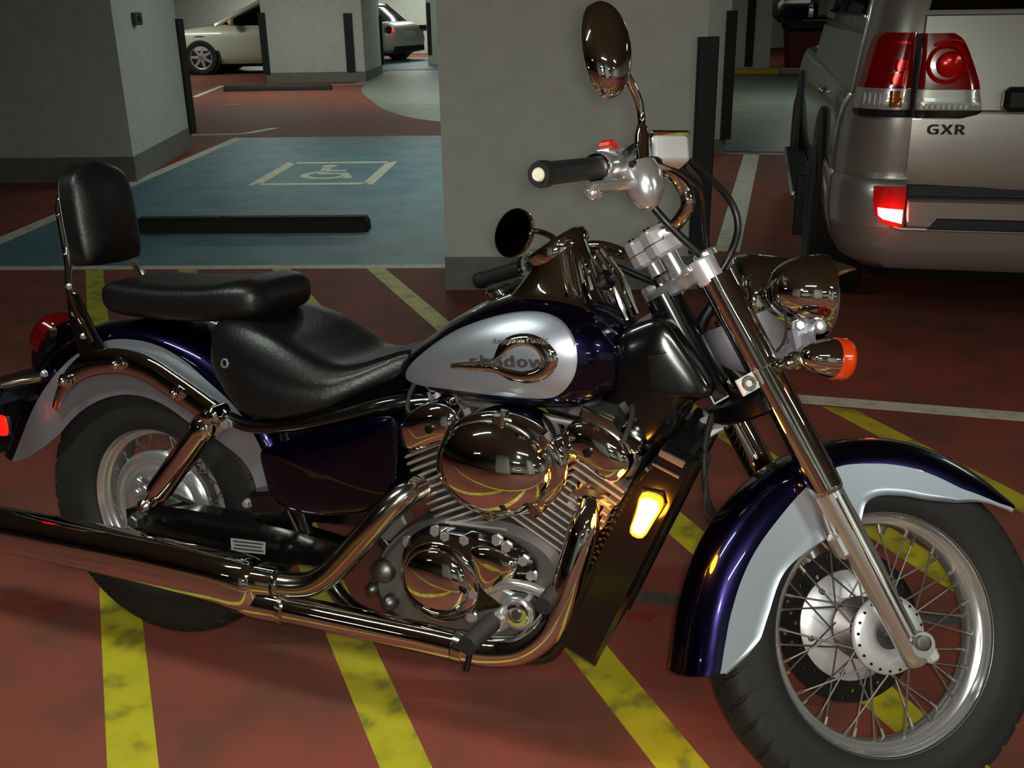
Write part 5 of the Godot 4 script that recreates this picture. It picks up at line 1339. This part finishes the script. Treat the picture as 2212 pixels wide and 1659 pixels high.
func bike_fork(b: Node3D, ST: Transform3D) -> void:
	var d := V(-0.5225, 0.8526, 0)
	var A0 := V(1.612, 0.324, 0)
	var B := Basis(V(d.y, -d.x, 0), d, Vector3.BACK)
	for s in [1.0, -1.0]:
		var z := V(0, 0, s * 0.110)
		var at := func(t: float) -> Vector3: return A0 + d * t + z
		var leg := Node3D.new()
		leg.name = "fork_leg"
		leg.transform = ST
		b.add_child(leg, true)
		part("slider", MB.new().lathe([Vector2(0.0, -0.050), Vector2(0.016, -0.050), Vector2(0.021, -0.046), Vector2(0.0235, -0.02), Vector2(0.0245, 0.10), Vector2(0.0265, 0.14), Vector2(0.0265, 0.335), Vector2(0.0, 0.335)], Transform3D(B, A0 + z), 40), "fork_alloy", leg, 50.0)
		for k in 2:
			part("slider_flute", MB.new().tube([at.call(-0.01) + B * V(-0.005 + 0.012 * k, 0, s * 0.0235), at.call(0.29) + B * V(-0.005 + 0.012 * k, 0, s * 0.0255)], 0.0022, 6), "chrome", leg)
		part("axle_lug", MB.new().tube([V(1.630, 0.318, s * 0.085), V(1.630, 0.318, s * 0.137)], 0.023, 24), "fork_alloy", leg)
		part("axle_cap", MB.new().lathe([Vector2(0.014, 0.0), Vector2(0.014, 0.006), Vector2(0.008, 0.008), Vector2(0.0, 0.006)], MB.frame(V(1.628, 0.322, s * 0.137), V(0, 0, s)), 20), "dull_steel", leg)
		part("pinch_lug", MB.new().box(V(1.652, 0.302, s * 0.118), V(0.026, 0.034, 0.03), 0.006, B), "aluminium", leg)
		part("fender_boss", MB.new().box(at.call(0.205) + B * V(-0.028, 0, -s * 0.006), V(0.026, 0.05, 0.03), 0.008, B), "fork_alloy", leg)
		var top := 0.738 if s > 0.0 else 0.475
		part("fork_cover", MB.new().lathe([Vector2(0.0, 0.300), Vector2(0.0270, 0.300), Vector2(0.0295, 0.303), Vector2(0.0300, 0.310), Vector2(0.0300, 0.552), Vector2(0.0307, 0.553), Vector2(0.0312, 0.556), Vector2(0.0318, top - 0.002) if s > 0.0 else Vector2(0.030, 0.47), Vector2(0.0, top)] if s > 0.0 else [Vector2(0.0, 0.300), Vector2(0.0270, 0.300), Vector2(0.0295, 0.303), Vector2(0.0300, 0.310), Vector2(0.0300, 0.474), Vector2(0.0, 0.476)], Transform3D(B, A0 + z), 44), "chrome", leg, 50.0)
		if s < 0.0:
			part("stanchion", MB.new().tube([at.call(0.47), at.call(0.745)], 0.0205, 28), "black_chrome", leg)
		part("fork_cap", MB.new().lathe([Vector2(0.022, 0.0), Vector2(0.022, 0.010), Vector2(0.018, 0.014), Vector2(0.008, 0.012), Vector2(0.0, 0.013)], Transform3D(B, at.call(0.772)), 24), "polished_aluminium", leg)
	# yokes
	var up := A0 + d * 0.752
	var lo := A0 + d * 0.492
	var yk := part("upper_yoke", MB.new().prism(smooth_loop([Vector2(-0.030, 0.115), Vector2(0.0, 0.118), Vector2(0.008, 0.09), Vector2(0.008, 0.05), Vector2(0.006, 0.0), Vector2(0.010, -0.05), Vector2(0.020, -0.08), Vector2(0.015, -0.125), Vector2(-0.030, -0.125), Vector2(-0.052, -0.09), Vector2(-0.075, -0.03), Vector2(-0.075, 0.03), Vector2(-0.052, 0.09)], 3), -0.014, 0.014, Transform3D(Basis(B.x, Vector3.BACK, -B.y) , up), 0.005), "polished_aluminium", b, 45.0, ST)
	for s in [1.0, -1.0]:
		part("clamp_ring", MB.new().lathe([Vector2(0.0, -0.025), Vector2(0.022, -0.025), Vector2(0.0245, -0.022), Vector2(0.0245, 0.019), Vector2(0.022, 0.022), Vector2(0.0, 0.022)] if s > 0.0 else [Vector2(0.0, -0.024), Vector2(0.034, -0.024), Vector2(0.0375, -0.020), Vector2(0.0375, 0.020), Vector2(0.034, 0.024), Vector2(0.022, 0.024), Vector2(0.0, 0.022)], Transform3D(B, up + V(0, 0, s * 0.11) + B * V(-0.012, 0.002, 0)), 32), "aluminium", yk)
		part("yoke_bolt", MB.new().hexbolt(up + B * V(-0.042, 0.012, s * 0.10), d, 0.008, 0.014), "polished_aluminium", yk)
	part("stem_nut", MB.new().lathe([Vector2(0.020, 0.0), Vector2(0.020, 0.016), Vector2(0.015, 0.021), Vector2(0.0, 0.022)], Transform3D(B, up + B * V(-0.045, 0.014, 0)), 6), "chrome", yk)
	for s in [1.0, -1.0]:
		var bs := up + B * V(-0.030, 0.012, s * 0.043)
		part("bar_riser", MB.new().lathe([Vector2(0.019, 0.0), Vector2(0.016, 0.006), Vector2(0.016, 0.05), Vector2(0.0, 0.05)], Transform3D(B, bs), 28), "polished_aluminium", yk)
		var cp := part("bar_clamp", MB.new().box(bs + B * V(-0.002, 0.076, 0), V(0.059, 0.056, 0.046), 0.006, B), "aluminium", yk)
		part("clamp_split", MB.new().box(bs + B * V(-0.002, 0.076, 0), V(0.0594, 0.0016, 0.0464), 0.0, B), "dark_steel", cp)
		for x in [-0.018, 0.016]:
			part("clamp_bolt", MB.new().lathe([Vector2(0.0065, 0.0), Vector2(0.0065, 0.004), Vector2(0.003, 0.004), Vector2(0.003, 0.001), Vector2(0.0, 0.001)], Transform3D(B, bs + B * V(x, 0.104, 0)), 14), "dark_steel", cp)
	var ly := part("lower_yoke", MB.new().prism(smooth_loop([Vector2(-0.032, 0.115), Vector2(0.010, 0.117), Vector2(0.016, 0.08), Vector2(0.020, 0.04), Vector2(0.026, -0.04), Vector2(0.036, -0.10), Vector2(0.030, -0.147), Vector2(-0.032, -0.145), Vector2(-0.06, -0.06), Vector2(-0.066, 0.0), Vector2(-0.06, 0.06)], 3), -0.018, 0.018, Transform3D(Basis(B.x, Vector3.BACK, -B.y), lo), 0.006), "dark_steel", b, 45.0, ST)
	part("clamp_ring", MB.new().hoop([Vector2(0.0305, -0.020), Vector2(0.0395, -0.020), Vector2(0.041, -0.017), Vector2(0.041, 0.017), Vector2(0.0395, 0.020), Vector2(0.0305, 0.020)], Transform3D(B, lo + V(0, 0, -0.11) + B * V(-0.012, -0.008, 0)), 36), "aluminium", ly)
	part("clamp_plate", MB.new().prism([Vector2(-0.058, -0.042), Vector2(-0.012, -0.042), Vector2(-0.012, -0.012), Vector2(-0.024, 0.0), Vector2(-0.046, 0.0), Vector2(-0.058, -0.012)], -0.112, -0.098, Transform3D(B, lo + B * V(-0.022, 0.006, 0)), 0.003), "aluminium", ly)
	part("clamp_plate_bolt", MB.new().lathe([Vector2(0.009, 0.0), Vector2(0.009, 0.004), Vector2(0.0, 0.005)], MB.frame(lo + B * V(-0.057, -0.016, -0.098), Vector3.BACK), 14), "dull_steel", ly)
	var ph := part("pinch_plate", MB.new().prism([Vector2(-0.069, -0.012), Vector2(-0.034, -0.012), Vector2(-0.034, 0.019), Vector2(-0.069, 0.019)], 0.122, 0.136, Transform3D(B, lo + d * 0.046), 0.004), "label_white", ly)
	part("pinch_bolt", MB.new().hoop([Vector2(0.014, 0.0), Vector2(0.013, 0.003), Vector2(0.008, 0.003), Vector2(0.006, 0.0)], MB.frame(lo + d * 0.046 + B * V(-0.0515, 0.004, 0.136), Vector3.BACK), 24), "dull_steel", ph)
	# label on the steering head
	var lb := part("head_label", MB.new().box(A0 + d * 0.56 + B * V(-0.035, 0, -0.045), V(0.032, 0.085, 0.002), 0.0, B), "plastic_black", b, 38.0, ST)
	for q in [[-0.0165, 0.0, 0.003, 0.088], [0.0, -0.0425, 0.034, 0.003]]:
		part("label_border", MB.new().box(A0 + d * 0.56 + B * V(-0.035 + q[0], q[1], -0.0438), V(q[2], q[3], 0.001), 0.0, B), "label_white", lb)
	# cables at the head, brake hose to the caliper
	part("wiring_loom", MB.new().tube(spline([V(1.30, 0.95, -0.05), V(1.27, 0.88, -0.06), V(1.30, 0.82, -0.02), V(1.33, 0.78, 0.02)], 5), 0.012, 10), "plastic_black", b, 38.0, ST)
	part("horn", MB.new().lathe([Vector2(0.0, 0.0), Vector2(0.035, 0.0), Vector2(0.04, 0.012), Vector2(0.036, 0.03), Vector2(0.0, 0.034)], MB.frame(V(1.345, 0.80, -0.03), V(0.3, 0.1, 1)), 24), "dark_steel", b, 38.0, ST)
	part("brake_hose", MB.new().tube(spline([V(1.300, 0.715, -0.06), V(1.284, 0.66, -0.05), V(1.283, 0.60, -0.045), V(1.292, 0.555, -0.05), V(1.335, 0.505, -0.09), V(1.40, 0.42, -0.12), V(1.46, 0.36, -0.12)], 5), 0.007, 8), "rubber", b, 38.0, ST)
	part("sensor_wire", MB.new().tube(spline([V(1.290, 0.64, -0.03), V(1.278, 0.58, -0.03), V(1.285, 0.53, -0.04), V(1.32, 0.49, -0.08)], 5), 0.003, 6), "rubber", b, 38.0, ST)

func bike_bars(b: Node3D, ST: Transform3D) -> void:
	var pts := []
	for q in [[0.825, 0.993, 0.425], [0.890, 1.027, 0.360], [0.955, 1.060, 0.297], [1.03, 1.092, 0.235], [1.095, 1.106, 0.190], [1.137, 1.088, 0.168], [1.150, 1.058, 0.160], [1.144, 1.034, 0.125], [1.143, 1.034, 0.08], [1.143, 1.034, 0.0],
			[1.143, 1.034, -0.08], [1.150, 1.034, -0.125], [1.142, 1.044, -0.160], [1.095, 1.062, -0.190], [1.04, 1.058, -0.235], [0.978, 1.035, -0.30], [0.93, 1.027, -0.360], [0.885, 1.017, -0.425]]:
		pts.append(V(q[0], q[1], q[2]))
	var bar := part("handlebar", MB.new().tube(spline(pts, 5), 0.0128, 16), "chrome", b, 60.0, ST)
	for s in [1.0, -1.0]:
		var e0 := V(0.822, 0.991, 0.428) if s > 0.0 else V(0.884, 1.016, -0.428)
		var e1 := V(0.945, 1.055, 0.306) if s > 0.0 else V(0.972, 1.034, -0.308)
		var d := (e1 - e0).normalized()
		var L := (e1 - e0).length()
		var g := part("grip", MB.new().lathe([Vector2(0.0, 0.004), Vector2(0.012, 0.002), Vector2(0.0175, 0.002), Vector2(0.0195, 0.008), Vector2(0.0195, 0.022), Vector2(0.0170, 0.026), Vector2(0.0170, L - 0.012), Vector2(0.0205, L - 0.008), Vector2(0.0205, L), Vector2(0.0, L)], MB.frame(e0, d), 28), "grip_rubber", b, 38.0, ST)
		part("bar_end", MB.new().lathe([Vector2(0.0, -0.002), Vector2(0.008, -0.002), Vector2(0.010, 0.001), Vector2(0.0105, 0.006), Vector2(0.0, 0.008)], MB.frame(e0, d), 20), "ivory_plastic", g)
		# switch housing: a barrel along the bar with a lobe
		var F := MB.frame(e1, d)
		var hs := part("switch_housing", MB.new().lathe([Vector2(0.0, 0.0), Vector2(0.022, 0.0), Vector2(0.025, 0.004), Vector2(0.0255, 0.050), Vector2(0.022, 0.058), Vector2(0.0, 0.060)], F, 32), "polished_aluminium", b, 50.0, ST)
		part("housing_collar", MB.new().lathe([Vector2(0.0, -0.012), Vector2(0.0215, -0.012), Vector2(0.023, -0.008), Vector2(0.021, 0.0), Vector2(0.0, 0.0)], F, 32), "chrome", hs)
		var pc := e1 + d * 0.028 + V(0.004, 0.024, 0)
		part("housing_lobe", MB.new().box(pc + V(0, -0.006, 0), V(0.046, 0.022, 0.036), 0.008, Basis(Vector3.UP, s * 0.8)), "polished_aluminium", hs)
		if s > 0.0:
			part("kill_switch", MB.new().prism([Vector2(-0.014, 0.0), Vector2(0.014, 0.0), Vector2(0.012, 0.011), Vector2(-0.006, 0.012), Vector2(-0.013, 0.006)], -0.012, 0.012, Transform3D(Basis(Vector3.UP, 0.75), pc + V(-0.004, 0.004, 0.004)), 0.003), "switch_red", hs)
		else:
			part("turn_switch", MB.new().box(e1 + d * 0.025 + V(-0.022, 0.004, 0.012), V(0.012, 0.012, 0.014), 0.003), "plastic_black", hs)
		# throttle and clutch perch with a swan-necked lever
		var pe := e1 + d * 0.085
		part("lever_perch", MB.new().pillow(smooth_loop([Vector2(-0.034, -0.022), Vector2(-0.02, 0.026), Vector2(0.022, 0.030), Vector2(0.052, 0.006), Vector2(0.055, -0.026), Vector2(0.02, -0.044)], 4), -0.024, 0.026, Transform3D(Basis(d, V(0, 0, s).cross(d).normalized() * s, d.cross(V(0, 0, s).cross(d).normalized() * s)), pe), 0.5, 6, 0.3), "polished_aluminium", b, 50.0, ST)
		part("hand_lever", MB.new().tube(spline([pe + V(0.030, -0.012, s * 0.02), pe + V(0.020, -0.034, s * 0.03), pe + V(-0.02, -0.052, s * 0.052), pe + V(-0.075, -0.072, s * 0.082), e1 + V(0.0, -0.042, s * 0.004), e1 + V(-0.012, -0.047, s * 0.018)], 5), 0.0075, 12, true, 1.5), "polished_aluminium", b, 60.0, ST)
		part("lever_ball", MB.new().lathe([Vector2(0.0, -0.0125), Vector2(0.0088, -0.0088), Vector2(0.0125, 0.0), Vector2(0.0088, 0.0088), Vector2(0.0, 0.0125)].map(func(q): return q), MB.frame(e1 + V(-0.014, -0.048, s * 0.02), Vector3.UP), 20), "polished_aluminium", b, 80.0, ST)
	# fluid reservoir, cable guide
	var rs := part("brake_reservoir", MB.new().box(V(1.077, 1.116, 0.245), V(0.062, 0.048, 0.052), 0.006, Basis(Vector3.BACK, 0.12)), "aluminium", b, 45.0, ST)
	part("reservoir_lid", MB.new().box(V(1.074, 1.140, 0.245), V(0.068, 0.009, 0.058), 0.004, Basis(Vector3.BACK, 0.12)), "chrome", rs)
	part("throttle_bell", MB.new().lathe([Vector2(0.0, 0.0), Vector2(0.028, 0.0), Vector2(0.034, 0.02), Vector2(0.030, 0.05), Vector2(0.014, 0.072), Vector2(0.0, 0.076)], MB.frame(V(1.02, 1.078, 0.275), V(0.25, -0.9, 0.1)), 28), "polished_aluminium", b, 60.0, ST)
	# cables
	for c in [[[V(0.99, 1.085, 0.30), V(1.03, 1.118, 0.27), V(1.09, 1.135, 0.215), V(1.17, 1.118, 0.17), V(1.235, 1.085, 0.14), V(1.258, 1.04, 0.13), V(1.245, 0.985, 0.125), V(1.222, 0.935, 0.10)], 0.0065],
			[[V(1.0, 1.068, 0.30), V(1.05, 1.092, 0.27), V(1.11, 1.098, 0.22), V(1.17, 1.085, 0.17), V(1.20, 1.03, 0.12), V(1.225, 0.965, 0.09)], 0.0060],
			[[V(1.055, 1.025, 0.235), V(1.09, 1.065, 0.13), V(1.13, 1.03, 0.125), V(1.19, 0.985, 0.12), V(1.235, 0.955, 0.105), V(1.27, 0.91, 0.06)], 0.0070],
			[[V(1.02, 1.06, -0.25), V(1.08, 1.03, -0.16), V(1.14, 0.99, -0.10), V(1.20, 0.96, -0.06)], 0.0065]]:
		part("control_cable", MB.new().tube(spline(c[0], 6), c[1], 8), "cable_black", b, 60.0, ST)
	part("cable_sleeve", MB.new().tube([V(1.125, 1.116, 0.195), V(1.165, 1.098, 0.165)], 0.009, 10), "chrome_worn", b, 38.0, ST)
	# mirrors
	for s in [1.0, -1.0]:
		var stem := spline([V(1.022, 1.088, 0.285), V(1.020, 1.125, 0.286), V(1.018, 1.150, 0.288), V(1.008, 1.175, 0.298), V(0.990, 1.195, 0.312), V(0.975, 1.205, 0.325)], 4) if s > 0.0 else spline([V(1.022, 1.068, -0.28), V(1.022, 1.092, -0.285), V(1.012, 1.105, -0.30), V(0.998, 1.118, -0.33), V(0.982, 1.126, -0.365)], 4)
		var mi := part("mirror", MB.new().tube(stem, 0.0068, 12), "chrome", b, 60.0, ST)
		var n := V(0.55, 0.10, 0.80).normalized() if s > 0.0 else V(0.65, 0.15, -0.74).normalized()
		var c := V(0.930, 1.222, 0.355) if s > 0.0 else V(0.950, 1.118, -0.365)
		var up := V(-0.10, 1.0, 0.0) if s > 0.0 else V(0.70, 1.0, 0.0)
		var x := up.cross(n).normalized()
		var T := Transform3D(Basis(x, n.cross(x), n), c)
		var ol := ellipse(0.0, 0.0, 0.046, 0.076, 48) if s > 0.0 else ellipse(0.0, 0.0, 0.045, 0.056, 48)
		part("mirror_shell", MB.new().pillow(ol, 0.0, 0.040 if s > 0.0 else 0.036, T, 0.08, 12), "chrome", mi, 70.0)
		part("mirror_rim", MB.new().prism(ol, -0.006, 0.001, T, 0.002), "chrome", mi)
		var ins := []
		for q in ol: ins.append(q * 0.93)
		part("mirror_glass", MB.new().prism(ins, -0.0075, -0.004, T, 0.001), "mirror_glass", mi)
		part("stem_collar", MB.new().lathe([Vector2(0.0, -0.004), Vector2(0.0125, -0.004), Vector2(0.012, 0.034 if s > 0.0 else 0.016), Vector2(0.0085, 0.05 if s > 0.0 else 0.022), Vector2(0.0, 0.051 if s > 0.0 else 0.023)], MB.frame(stem[0], stem[2] - stem[0]), 20), "chrome", mi)

func bullet(L: float, R: float, at: Vector3) -> MB:      # lamp body pointing forward, blunt nose to the rear
	var p := []
	for i in 13:
		var t := i / 12.0
		p.append(Vector2(R * sqrt(maxf(0.0, 1.0 - pow(1.0 - t, 2.0))) * (0.94 + 0.06 * t), L * t * 0.82))
	p.append(Vector2(R, L * 0.86))
	p.append(Vector2(R * 1.04, L * 0.88))
	p.append(Vector2(R * 1.04, L * 0.98))
	p.append(Vector2(R * 0.97, L))
	p.append(Vector2(0.0, L))
	return MB.new().lathe(p, MB.frame(at, Vector3.RIGHT), 44)

func bike_lamps(b: Node3D, ST: Transform3D) -> void:
	# main headlamp on the centre line
	var hl := part("headlamp", MB.new().lathe([Vector2(0.0, 0.0), Vector2(0.055, 0.0), Vector2(0.074, 0.006), Vector2(0.082, 0.022), Vector2(0.084, 0.05), Vector2(0.084, 0.150), Vector2(0.088, 0.152), Vector2(0.088, 0.178), Vector2(0.082, 0.184), Vector2(0.0, 0.184)], MB.frame(V(1.300, 0.943, 0.0), Vector3.RIGHT), 48), "chrome", b, 60.0, ST)
	part("headlamp_visor", MB.new().prism(smooth_loop([Vector2(1.47, 1.022), Vector2(1.535, 1.012), Vector2(1.532, 1.004), Vector2(1.47, 0.995)], 2), -0.05, 0.05, Transform3D(), 0.003), "chrome", hl)
	part("headlamp_glass", MB.new().lathe([Vector2(0.078, 0.0), Vector2(0.06, 0.012), Vector2(0.03, 0.018), Vector2(0.0, 0.02)], MB.frame(V(1.489, 0.945, 0), Vector3.RIGHT), 40), "lens_clear", hl)
	part("headlamp_bracket", MB.new().tube(spline([V(1.33, 0.90, 0.0), V(1.345, 0.865, 0.0), V(1.36, 0.83, 0.0), V(1.37, 0.80, 0.0)], 4), [0.076, 0.076, 0.076, 0.076, 0.075, 0.074, 0.072, 0.070, 0.067, 0.062, 0.055, 0.045, 0.02], 32), "worn_steel", b, 60.0, ST)
	# passing lamps and indicators on a light bar
	part("light_bar", MB.new().tube(spline([V(1.39, 0.845, 0.16), V(1.375, 0.83, 0.11), V(1.36, 0.815, 0.05), V(1.355, 0.81, 0.0), V(1.36, 0.815, -0.05), V(1.375, 0.83, -0.11), V(1.39, 0.845, -0.16)], 4), 0.013, 14, true, 0.7), "worn_steel", b, 60.0, ST)
	for s in [1.0, -1.0]:
		var sp := part("passing_lamp", bullet(0.104, 0.065, V(1.318, 0.937, s * 0.128)), "chrome", b, 60.0, ST)
		part("lamp_glass", MB.new().lathe([Vector2(0.066, 0.0), Vector2(0.05, 0.010), Vector2(0.0, 0.016)], MB.frame(V(1.421, 0.937, s * 0.128), Vector3.RIGHT), 36), "lens_clear", sp)
		part("lamp_stalk", MB.new().prism([Vector2(1.372, 0.825), Vector2(1.405, 0.835), Vector2(1.412, 0.875), Vector2(1.385, 0.880), Vector2(1.362, 0.86)], s * 0.13 - 0.016, s * 0.13 + 0.016, Transform3D(), 0.006), "worn_steel", sp)
		part("pivot_bolt", MB.new().lathe([Vector2(0.013, 0.0), Vector2(0.013, 0.010), Vector2(0.009, 0.014), Vector2(0.0, 0.013)], MB.frame(V(1.408, 0.868, s * 0.147), V(0, 0, s)), 18), "polished_aluminium", sp)
		part("pivot_nut", MB.new().hexbolt(V(1.372, 0.868, s * 0.14), V(0, 0, s), 0.010, 0.012), "polished_aluminium", sp)
		part("lamp_wire", MB.new().tube(spline([V(1.345, 0.905, s * 0.135), V(1.352, 0.86, s * 0.14), V(1.345, 0.825, s * 0.12), V(1.31, 0.80, s * 0.09)], 4), 0.0025, 6), "rubber", sp)
		var ts := part("front_indicator", bullet(0.080, 0.0345, V(1.345, 0.805, s * 0.203)), "chrome", b, 60.0, ST)
		part("indicator_lens", MB.new().lathe([Vector2(0.0, -0.008), Vector2(0.0362, -0.008), Vector2(0.0366, 0.010), Vector2(0.033, 0.018), Vector2(0.018, 0.024), Vector2(0.0, 0.026)], MB.frame(V(1.416, 0.805, s * 0.203), Vector3.RIGHT), 40), "amber_lens", ts, 50.0)
		part("indicator_stalk", MB.new().tube([V(1.352, 0.798, s * 0.10), V(1.350, 0.800, s * 0.20)], 0.011, 14), "chrome_worn", ts)
		part("stalk_collar", MB.new().hoop([Vector2(0.011, -0.006), Vector2(0.016, -0.006), Vector2(0.016, 0.006), Vector2(0.011, 0.006)], MB.frame(V(1.350, 0.800, s * 0.172), V(0, 0, s)), 20), "chrome", ts)

func bike_tail(b: Node3D) -> void:
	var tl := part("tail_lamp", MB.new().pillow(smooth_loop([Vector2(-0.055, -0.03), Vector2(-0.06, 0.03), Vector2(-0.03, 0.058), Vector2(0.03, 0.058), Vector2(0.06, 0.03), Vector2(0.055, -0.03), Vector2(0.03, -0.052), Vector2(-0.03, -0.052)], 4), 0.0, 0.055, Transform3D(Basis(V(0, 0, 1), V(0.6, 0.8, 0).normalized(), V(-0.8, 0.6, 0).normalized()), V(-0.325, 0.695, 0)), 0.4, 8), "red_lens", b, 60.0)
	part("lamp_housing", MB.new().prism(smooth_loop([Vector2(-0.30, 0.745), Vector2(-0.335, 0.735), Vector2(-0.375, 0.67), Vector2(-0.375, 0.62), Vector2(-0.34, 0.62), Vector2(-0.29, 0.71)], 3), -0.052, 0.052, Transform3D(), 0.012), "frame_black", tl)
	var ms := part("rear_bracket", MB.new().box(V(-0.41, 0.56, 0), V(0.05, 0.05, 0.34), 0.012, Basis(Vector3.BACK, 0.3)), "plastic_black", b)
	part("number_plate_holder", MB.new().box(V(-0.47, 0.50, 0), V(0.012, 0.18, 0.22), 0.004, Basis(Vector3.BACK, 0.25)), "plastic_black", ms)
	for s in [1.0, -1.0]:
		var st := part("rear_indicator", MB.new().tube([V(-0.29, 0.622, s * 0.08), V(-0.325, 0.620, s * 0.13), V(-0.34, 0.618, s * 0.18)], 0.013, 14), "chrome_worn", b)
		part("indicator_shell", MB.new().lathe([Vector2(0.0, 0.0), Vector2(0.018, 0.006), Vector2(0.030, 0.028), Vector2(0.034, 0.055), Vector2(0.034, 0.075), Vector2(0.0, 0.075)], MB.frame(V(-0.315, 0.612, s * 0.20), V(-1, 0, 0)), 32), "chrome", st, 60.0)
		part("indicator_lens", MB.new().lathe([Vector2(0.034, 0.0), Vector2(0.032, 0.012), Vector2(0.018, 0.022), Vector2(0.0, 0.025)], MB.frame(V(-0.390, 0.612, s * 0.20), V(-1, 0, 0)), 32), "amber_lens", st, 60.0)
		part("stalk_bolt", MB.new().hexbolt(V(-0.262, 0.640, s * 0.112), V(0, 0, s), 0.008, 0.01), "polished_aluminium", st)
	var rt := part("reflector_arm", MB.new().tube(spline([V(-0.40, 0.56, 0.12), V(-0.38, 0.535, 0.15), V(-0.355, 0.52, 0.155)], 4), 0.009, 10), "plastic_black", b)
	part("reflector_back", MB.new().box(V(-0.357, 0.514, 0.158), V(0.038, 0.056, 0.014), 0.006), "plastic_black", rt)
	var rl := part("side_reflector_glow", MB.new().pillow(smooth_loop([Vector2(-0.016, -0.022), Vector2(-0.018, 0.0), Vector2(-0.014, 0.022), Vector2(0.012, 0.024), Vector2(0.018, 0.0), Vector2(0.013, -0.022)], 4), 0.0, 0.008, Transform3D(Basis(), V(-0.357, 0.514, 0.165)), 0.5, 4), "red_glow", rt)  # red reflector with the LED return painted as glow
	var l := OmniLight3D.new()
	l.name = "added_rear_light"  # added faint light to go with the painted red glow
	l.position = V(-0.357, 0.514, 0.19)
	l.light_color = Color(1.0, 0.1, 0.05)
	l.light_energy = 0.0001
	l.light_size = 0.015
	l.omni_range = 8.0
	l.omni_attenuation = 2.0
	l.shadow_enabled = true
	rt.add_child(l)
